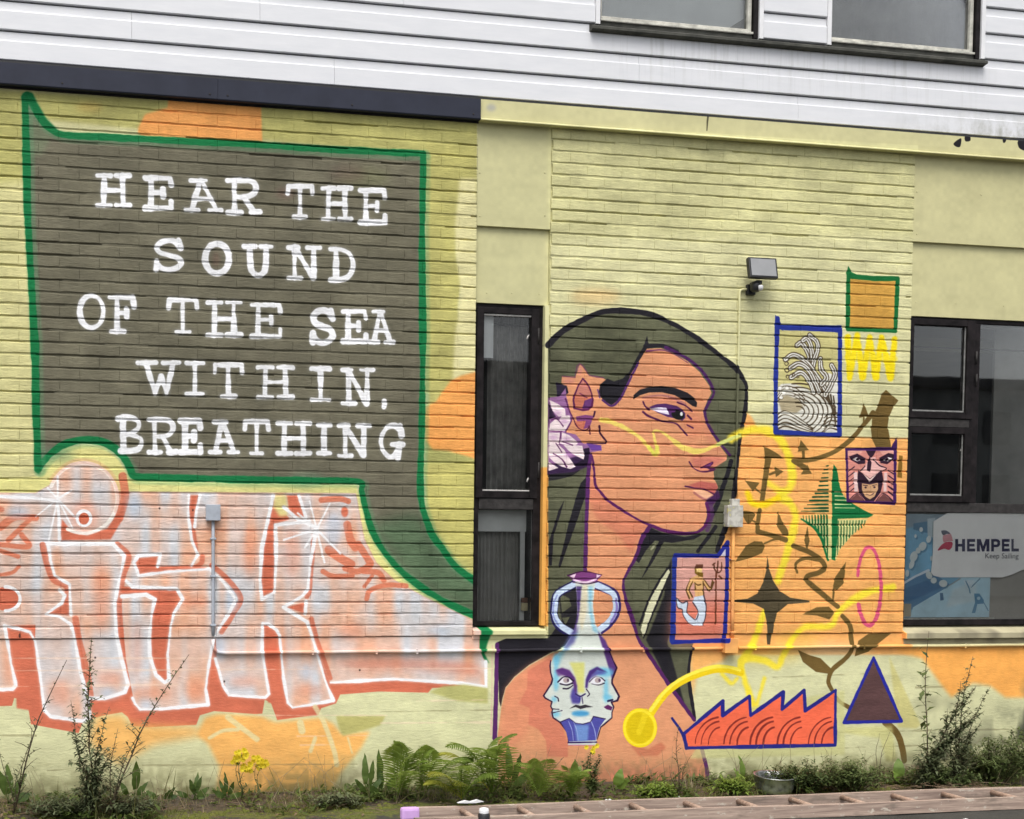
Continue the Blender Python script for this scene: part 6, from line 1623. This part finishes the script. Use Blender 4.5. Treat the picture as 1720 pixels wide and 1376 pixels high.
def frond(r, L=1.0):
    mb = MB()
    n = 26
    pts = []
    for i in range(n + 1):
        t = i / n
        pts.append(Vector((0, -L * (.95 * t - .18 * t * t), L * (.42 * math.sin(t * 2.2)))))
    mb.tube(pts, .010 * L, 5, .002 * L)
    for i in range(3, n):
        t = i / n
        w = L * .36 * math.sin(math.pi * (.12 + .86 * t)) ** .9 * (1.05 - .45 * t)
        tan_ = (pts[i + 1 if i < n else n] - pts[i - 1]).normalized()
        for s_ in (-1, 1):
            d = Vector((s_, 0, 0)) * .95 + tan_ * .42 + Vector((0, 0, -.12 + r.uniform(-.08, .08)))
            leaf_blade(mb, pts[i], d, w * r.uniform(.9, 1.08), L * .027, Vector((0, .3, 1)), .18, 4)
    me = bpy.data.meshes.new('frond')
    me.from_pydata(mb.v, [], mb.f)
    me.update()
    return me
def fr_variants(mat):
    out = []
    for s_ in range(3):
        me = frond(random.Random(s_ + 3))
        me.materials.append(mat)
        out.append(me)
    return out
FR, FRY = fr_variants(M['fern']), fr_variants(M['fern_y'])
def fern(px_, py_, size, n, label, yel=0, spread=(-80, 80), seed=0):
    r = random.Random(seed)
    x, y = ground_pt(px_, py_, .03)
    y = min(y, -.10)
    t = thing('fern', label, 'fern', (x, y, .03), 'ferns along the wall')
    for i in range(n):
        me = r.choice(FRY if i < yel else FR)
        o = bpy.data.objects.new('frond', me)
        COL.objects.link(o)
        o.parent = t
        a = R(spread[0] + (spread[1] - spread[0]) * (i + .5) / n + r.uniform(-10, 10))
        L = size * r.uniform(.75, 1.1)
        o.rotation_euler = (R(r.uniform(-70, -5)) if i >= yel else R(r.uniform(-18, 6)), R(r.uniform(-14, 14)), a)
        o.scale = (L, L, L)
    return t
fern(668, 1338, .40, 8, 'upright fern left of the yellowing fern near the middle of the wall foot', 0, (-95, 95), 1)
fern(712, 1334, .44, 7, 'tall fern with one broad frond leaning against the green wall', 0, (-60, 120), 2)
fern(776, 1342, .40, 9, 'low fern with yellowing fronds just behind the ladder end', 4, (-100, 60), 3)
fern(826, 1332, .52, 10, 'large dark fern below the left edge of the painted shoulder', 1, (-110, 100), 4)
fern(905, 1338, .30, 8, 'small spreading fern below the painted shoulder', 0, (-110, 110), 5)
fern(960, 1338, .26, 9, 'small fern left of the yellow flower below the vase', 0, (-100, 100), 6)
def weed(px_, py_, stems, label, name='mugwort', leaf='leaf_g', leaf_len=.05, seed=0, cat='weed', group=None, dens=1.0, lobes=True, stemm='stem', flower=None):
    r = random.Random(seed)
    x, y = ground_pt(px_, py_, .03)
    y = min(y, -.06)
    t = thing(name, label, cat, (x, y, .02), group)
    for (lx, ly, H, th) in stems:              # lean in x, lean in y, height, thickness
        pts = []
        for i in range(9):
            q = i / 8
            pts.append(Vector((lx * q ** 1.3 + .012 * math.sin(q * 7 + r.random()), ly * q - .01 * math.sin(q * 5), H * q)))
        sb, lf = MB(), MB()
        sb.tube(pts, th, 6, th * .3)
        m_ = int(14 * dens * H / .5)
        for k in range(m_):
            q = .06 + .92 * (k + r.random() * .6) / m_
            i = min(7, int(q * 8))
            p = pts[i].lerp(pts[i + 1], q * 8 - i)
            a = r.uniform(0, 6.28)
            brl = .26 * H * (1 - q) * r.uniform(.3, 1.0)
            d = Vector((math.cos(a), math.sin(a) * .7, r.uniform(.5, 1.1))).normalized()
            e = p + d * brl
            if brl > .03:
                sb.tube([p, (p + e) / 2 + Vector((0, 0, .006)), e], th * .38, 4, th * .18)
            nl = int((2 + brl / .02) * dens)
            for j in range(nl):
                u = (j + .5) / nl
                b = p.lerp(e, u)
                a2 = r.uniform(0, 6.28)
                leaf_blade(lf, b, (math.cos(a2), math.sin(a2) * .8, r.uniform(-.3, .8)), leaf_len * r.uniform(.5, 1.15) * (1.15 - .6 * q), leaf_len * .30, curl=r.uniform(.1, .5), seg=4 if lobes else 3, lobes=1 if lobes else 0)
        grow('stem', M[stemm], sb, t)
        grow('leaves', M[leaf], lf, t)
        if flower and (flower > 5 or H > .29):
            fb = MB()
            for k in range(flower):
                c = pts[-1] + Vector((r.uniform(-.035, .035), r.uniform(-.03, .03), r.uniform(-.03, .02)))
                for j in range(7):
                    a = j * .9
                    leaf_blade(fb, c, (math.cos(a), -.4, math.sin(a)), .020, .015, Vector((0, -1, .2)), .1, 2)
            grow('flowers', M['yellow'], fb, t)
    return t
weed(22, 1362, [(.30, .04, .88, .006), (.16, .02, .55, .004), (-.10, 0, .50, .003), (.05, -.02, .30, .003)], 'tall bare mugwort leaning right at the left edge', seed=21, group='weeds along the wall', dens=.8, leaf_len=.045)
weed(152, 1366, [(.0, .05, 1.02, .006), (.10, .02, .62, .004), (-.12, .02, .66, .004), (.14, .0, .40, .004), (-.08, -.03, .40, .004), (.05, -.05, .36, .004), (-.03, -.06, .30, .004), (.10, -.04, .34, .004)], 'tallest bushy mugwort in front of the graffiti letters', seed=22, group='weeds along the wall', dens=1.8, leaf_len=.056)
weed(182, 1368, [(.46, .04, .92, .006), (.22, .0, .56, .004), (.05, .02, .50, .004), (.12, -.04, .30, .004)], 'mugwort with one long stem leaning far to the right', seed=23, group='weeds along the wall', dens=1.15, leaf_len=.05)
weed(404, 1340, [(.0, .0, .285, .004), (-.03, 0, .25, .0035), (.02, .0, .2, .003)], 'yellow flowered ragwort beside a second taller flower stem', 'ragwort', 'leaf', .04, 24, 'flower', 'ragwort flowers along the wall', .9, True, 'gstem', 11)
weed(431, 1338, [(.0, .0, .235, .004), (.025, 0, .21, .0035)], 'shorter yellow ragwort in front of the orange patch', 'ragwort', 'leaf', .04, 25, 'flower', 'ragwort flowers along the wall', .9, True, 'gstem', 9)
weed(992, 1334, [(.0, .0, .30, .004), (.07, 0, .24, .003), (-.06, 0, .22, .003), (.03, -.03, .18, .003), (-.02, .02, .25, .003), (.05, -.02, .27, .003)], 'leafy bush with a single yellow flower below the vase', 'ragwort', 'leaf', .045, 26, 'flower', 'ragwort flowers along the wall', 2.4, True, 'gstem', 5)
weed(1137, 1336, [(.0, .0, .46, .004), (.05, 0, .22, .003), (-.06, .0, .20, .003), (.09, 0, .26, .003)], 'slender upright weed below the yellow painted ball', seed=27, group='weeds along the wall', dens=1.1, leaf_len=.035, leaf='leaf')
weed(1553, 1318, [(.02, .03, 1.02, .005)], 'single thin stem with a few large leaves under the right window', seed=28, group='weeds along the wall', dens=.6, leaf_len=.11, leaf='leaf')
weed(1545, 1322, [(.42, .03, .66, .007), (.38, .0, .46, .004), (.30, .02, .40, .004), (.46, .0, .5, .004)], 'weed with a woody stem leaning right past the painted triangle', seed=29, group='weeds along the wall', dens=2.6, leaf_len=.056)
weed(1600, 1320, [(.12, .0, .86, .005), (-.06, 0, .52, .004), (.26, .0, .66, .004), (.02, -.02, .70, .004), (.18, -.03, .44, .004)], 'bushy green weed standing against the orange base at the right', seed=30, group='weeds along the wall', dens=1.7, leaf_len=.056)
weed(1470, 1322, [(.02, .0, .36, .003), (.10, .0, .38, .003)], 'pair of thin stalks right below the painted triangle', seed=31, group='weeds along the wall', dens=.35, leaf_len=.03)
weed(905, 1334, [(.10, .0, .22, .004), (.16, .0, .24, .004), (.02, 0, .20, .003)], 'small red brown weed right of the painted shoulder edge', seed=32, group='weeds along the wall', dens=1.2, leaf_len=.04, leaf='litter')
def bush(px_, py_, rx, ry, H, nleaf, label, seed, leaf='leaf', ll=.036):
    r = random.Random(seed)
    x, y = ground_pt(px_, py_, .02)
    t = thing('low_shrub', label, 'shrub', (x, y, .02), 'low shrubs behind the ladder')
    tw, lf = MB(), MB()
    for i in range(46):
        a = r.uniform(0, 6.28)
        rr_ = math.sqrt(r.random())
        e = Vector((rx * rr_ * math.cos(a), ry * rr_ * math.sin(a), H * r.uniform(.4, 1) * (1 - .45 * rr_ * rr_)))
        b = Vector((e.x * .4, e.y * .4, 0))
        mid = b.lerp(e, .55) + Vector((0, 0, .02))
        tw.tube([b, mid, e], .0035, 4, .0012)
        for k in range(nleaf // 46):
            q = r.uniform(.15, 1.05)
            p = b.lerp(mid, q / .55) if q < .55 else mid.lerp(e, (q - .55) / .45)
            p = p + Vector((r.gauss(0, .018), r.gauss(0, .018), r.gauss(0, .014)))
            a2 = r.uniform(0, 6.28)
            leaf_blade(lf, p, (math.cos(a2), math.sin(a2), r.uniform(-.2, .9)), ll * r.uniform(.5, 1.2), ll * .34, curl=r.uniform(0, .5), seg=3)
    grow('twigs', M['stem'], tw, t)
    grow('leaves', M[leaf], lf, t)
bush(1345, 1326, .22, .16, .20, 2600, 'dense dark low shrub right of the steel bowl', 41)
bush(1425, 1326, .26, .16, .22, 2900, 'dense low shrub below the painted triangle', 42)
bush(1580, 1322, .26, .16, .15, 2200, 'low shrub behind the ladder below the leaning weed', 43)
bush(1665, 1312, .26, .18, .34, 3800, 'tall dense shrub at the right edge below the wide window', 44)
bush(1740, 1304, .26, .2, .42, 3400, 'large shrub cut off by the right edge', 45)
bush(105, 1368, .22, .12, .10, 1200, 'flat clump of weeds at the foot of the tallest mugwort', 46, 'leaf_g')
bush(215, 1368, .20, .12, .11, 1200, 'flat clump of weeds right of the tallest mugwort', 47, 'leaf_g')
bush(1105, 1338, .18, .10, .07, 900, 'flat green clump below the yellow painted ball', 48, 'fern', .04)
bush(1230, 1330, .14, .1, .09, 700, 'small green clump left of the steel bowl', 49, 'fern', .045)
bush(560, 1352, .2, .1, .06, 700, 'thin flat clump on the moss below the orange patch', 50, 'leaf_g')
def dock(px_, py_, leaves, label, seed, mat='dock'):
    r = random.Random(seed)
    x, y = ground_pt(px_, py_, .02)
    y = min(y, -.05)
    t = thing('dock_plant', label, 'plant', (x, y, .02), 'broad leaved plants along the wall')
    for (a, L, W, e) in leaves:
        mb = MB()
        d = Vector((math.sin(R(a)) * math.cos(R(e)), -.35 * math.cos(R(e)), math.sin(R(e))))
        b = Vector((r.uniform(-.015, .015), r.uniform(-.01, .01), 0))
        mb.tube([b, b + d * L * .35], .003, 5, .002)
        leaf_blade(mb, b + d * L * .3, d, L * .72, W * .8, Vector((r.uniform(-.5, .5), -1, .3)), r.uniform(-.1, .4), 9, 0)
        for k_ in range(len(mb.v) - 19, len(mb.v)):
            v_ = mb.v[k_]; mb.v[k_] = (v_[0] + r.uniform(-.003, .003), v_[1] + r.uniform(-.006, .006), v_[2] + r.uniform(-.004, .004))
        grow('leaf', M[mat], mb, t)
dock(16, 1352, [(-30, .26, .075, 60), (10, .24, .08, 70), (50, .22, .06, 55), (80, .16, .07, 30)], 'broad leaved dock at the left edge', 61)
dock(222, 1345, [(8, .25, .085, 72), (-40, .14, .05, 50), (40, .15, .05, 45), (75, .12, .05, 25)], 'single upright round dock leaf right of the mugwort', 62)
dock(270, 1346, [(35, .14, .055, 30), (-60, .10, .05, 40), (80, .12, .05, 20)], 'low round leaves lying right of the single dock leaf', 63)
dock(326, 1343, [(14, .17, .045, 62), (-24, .15, .05, 55), (60, .13, .05, 35), (30, .16, .045, 60), (-60, .12, .05, 30), (85, .10, .04, 20)], 'upright dock left of the yellow ragwort', 64)
dock(380, 1343, [(-4, .17, .04, 72), (-60, .12, .055, 30), (26, .13, .045, 55), (70, .11, .045, 25), (-30, .14, .04, 50)], 'narrow upright dock beside the yellow ragwort', 65)
dock(618, 1338, [(-12, .27, .06, 74), (14, .24, .05, 68), (40, .17, .05, 45), (-45, .16, .05, 40)], 'narrow brown edged dock left of the ferns', 66)
dock(640, 1338, [(4, .29, .08, 80), (-20, .20, .06, 62), (40, .18, .06, 50), (-55, .15, .06, 35)], 'upright pointed green dock next to the ferns', 67)
dock(1244, 1322, [(10, .20, .07, 75), (-30, .14, .05, 55)], 'lime green dock leaf left of the steel bowl', 68, 'lime')
dock(1030, 1330, [(20, .16, .09, 60), (60, .13, .07, 40)], 'broad bright green leaf right of the flowering bush', 69, 'lime')
dock(960, 1322, [(0, .19, .08, 80), (30, .15, .07, 60)], 'broad pale green leaf left of the flowering bush', 70, 'lime')
dock(1510, 1316, [(0, .16, .10, 82), (-50, .10, .06, 50)], 'round lime leaf on the painted brown stem', 71, 'lime')
dock(858, 1330, [(30, .26, .09, 62), (-10, .30, .07, 78), (65, .2, .07, 45)], 'large dock leaves at the right of the big fern', 72)

# grass, moss and litter nobody could count
rg_ = random.Random(99)
gr, st, lt = MB(), MB(), MB()
def near_edge(x):
    return -.55 + .14 * math.sin(x * 2.1) + .08 * math.sin(x * 5.7 + 1)
for i in range(3600):
    x = rg_.uniform(.2, 8.8)
    y = near_edge(x) * rg_.random() ** .9 - .02
    clump = math.sin(x * 7.3) + math.sin(x * 3.1 + 2)
    if clump < -.3 and rg_.random() < .7:
        continue
    H = rg_.uniform(.02, .075) * (1.5 if clump > .6 else .8)
    if rg_.random() < .06:
        H = rg_.uniform(.10, .27)
    leaf_blade(gr if rg_.random() < .72 else st, (x, y, max(0, (y + .55)) * .03 - .004), (rg_.gauss(0, .35), rg_.gauss(-.15, .3), 1), H, rg_.uniform(.003, .006), Vector((0, 1, 0)), rg_.uniform(-.2, .6), 3)
for i in range(230):                            # dead stalks standing and leaning in the verge
    x = rg_.uniform(.5, 8.7)
    y = -rg_.uniform(.03, .45)
    H = rg_.uniform(.08, .30)
    lx = rg_.gauss(0, .10)
    st.tube([(x, y, 0), (x + lx * .4, y + .01, H * .6), (x + lx, y + rg_.gauss(0, .04), H)], .0018, 3, .0009, False)
grow('grass', M['grass'], gr, None, kind='stuff', label='rough grass growing along the foot of the wall', category='grass')
grow('dead_grass', M['straw'], st, None, kind='stuff', label='dry straw coloured grass among the green along the wall', category='grass')
for i in range(1500):
    x = rg_.choice((rg_.uniform(.6, 2.2), rg_.uniform(.5, 8.6), rg_.uniform(6.8, 7.5)))
    y = rg_.uniform(-.85, -.05) if x > 2.2 else rg_.uniform(-.5, -.02)
    z = max(0, (y + .55)) * .03 + rg_.uniform(.002, .03 if not 6.9 < x < 7.4 else .08)
    a = rg_.uniform(0, 6.28)
    if rg_.random() < .6:
        L = rg_.uniform(.04, .16)
        e = Vector((x + L * math.cos(a), y + L * math.sin(a) * .5, z + rg_.uniform(-.01, .02)))
        lt.tube([(x, y, z), e], .0022, 3, .0012, False)
    else:
        leaf_blade(lt, (x, y, z), (math.cos(a), math.sin(a), rg_.uniform(-.1, .4)), rg_.uniform(.02, .05), .016, curl=.3, seg=2)
grow('plant_litter', M['litter'], lt, None, kind='stuff', label='dead twigs and brown leaves lying along the wall', category='litter')
gc = MB()
for i in range(1500):
    x = rg_.choice((rg_.uniform(.3, 8.7), rg_.uniform(.5, 2.0), rg_.uniform(3.2, 5.4), rg_.uniform(5.6, 8.6)))
    y = near_edge(x) * rg_.random() ** 1.3 * 1.05 - .02
    if math.sin(x * 4.7) + math.sin(x * 2.2 + 1) < -.7 and rg_.random() < .75:
        continue
    hgt = rg_.uniform(.01, .07)
    for k in range(rg_.randint(4, 8)):
        a = rg_.uniform(0, 6.28)
        L = rg_.uniform(.025, .075)
        leaf_blade(gc, (x + rg_.gauss(0, .015), y + rg_.gauss(0, .015), .005 + hgt * rg_.random()), (math.cos(a), math.sin(a), rg_.uniform(.1, 1.2)), L, L * rg_.uniform(.22, .42), curl=rg_.uniform(.1, .7), seg=3)
grow('ground_cover', M['cover'], gc, None, kind='stuff', label='low leafy ground cover along the foot of the wall', category='plants')
ms = MB()
for i in range(2400):
    x = rg_.uniform(.4, 8.8)
    y = near_edge(x) - .12 + rg_.uniform(-.16, .40)
    if y > -.03:
        continue
    s_ = rg_.uniform(.006, .020)
    z = max(0, (y + .55)) * .03
    n = 7
    top_ = [(x + s_ * math.cos(k * 6.283 / n) * rg_.uniform(.8, 1.2), y + s_ * math.sin(k * 6.283 / n) * rg_.uniform(.8, 1.2), z - .004) for k in range(n)]
    mid_ = [(x + (a - x) * .62, y + (b - y) * .62, z + s_ * rg_.uniform(.22, .42)) for a, b, c in top_]
    ms.add(top_ + mid_ + [(x, y, z + s_ * .5)], [(k, (k + 1) % n, n + (k + 1) % n, n + k) for k in range(n)] + [(n + k, n + (k + 1) % n, 2 * n) for k in range(n)])
grow('moss', M['moss'], ms, None, kind='stuff', label='cushions of moss along the edge of the asphalt', category='moss')
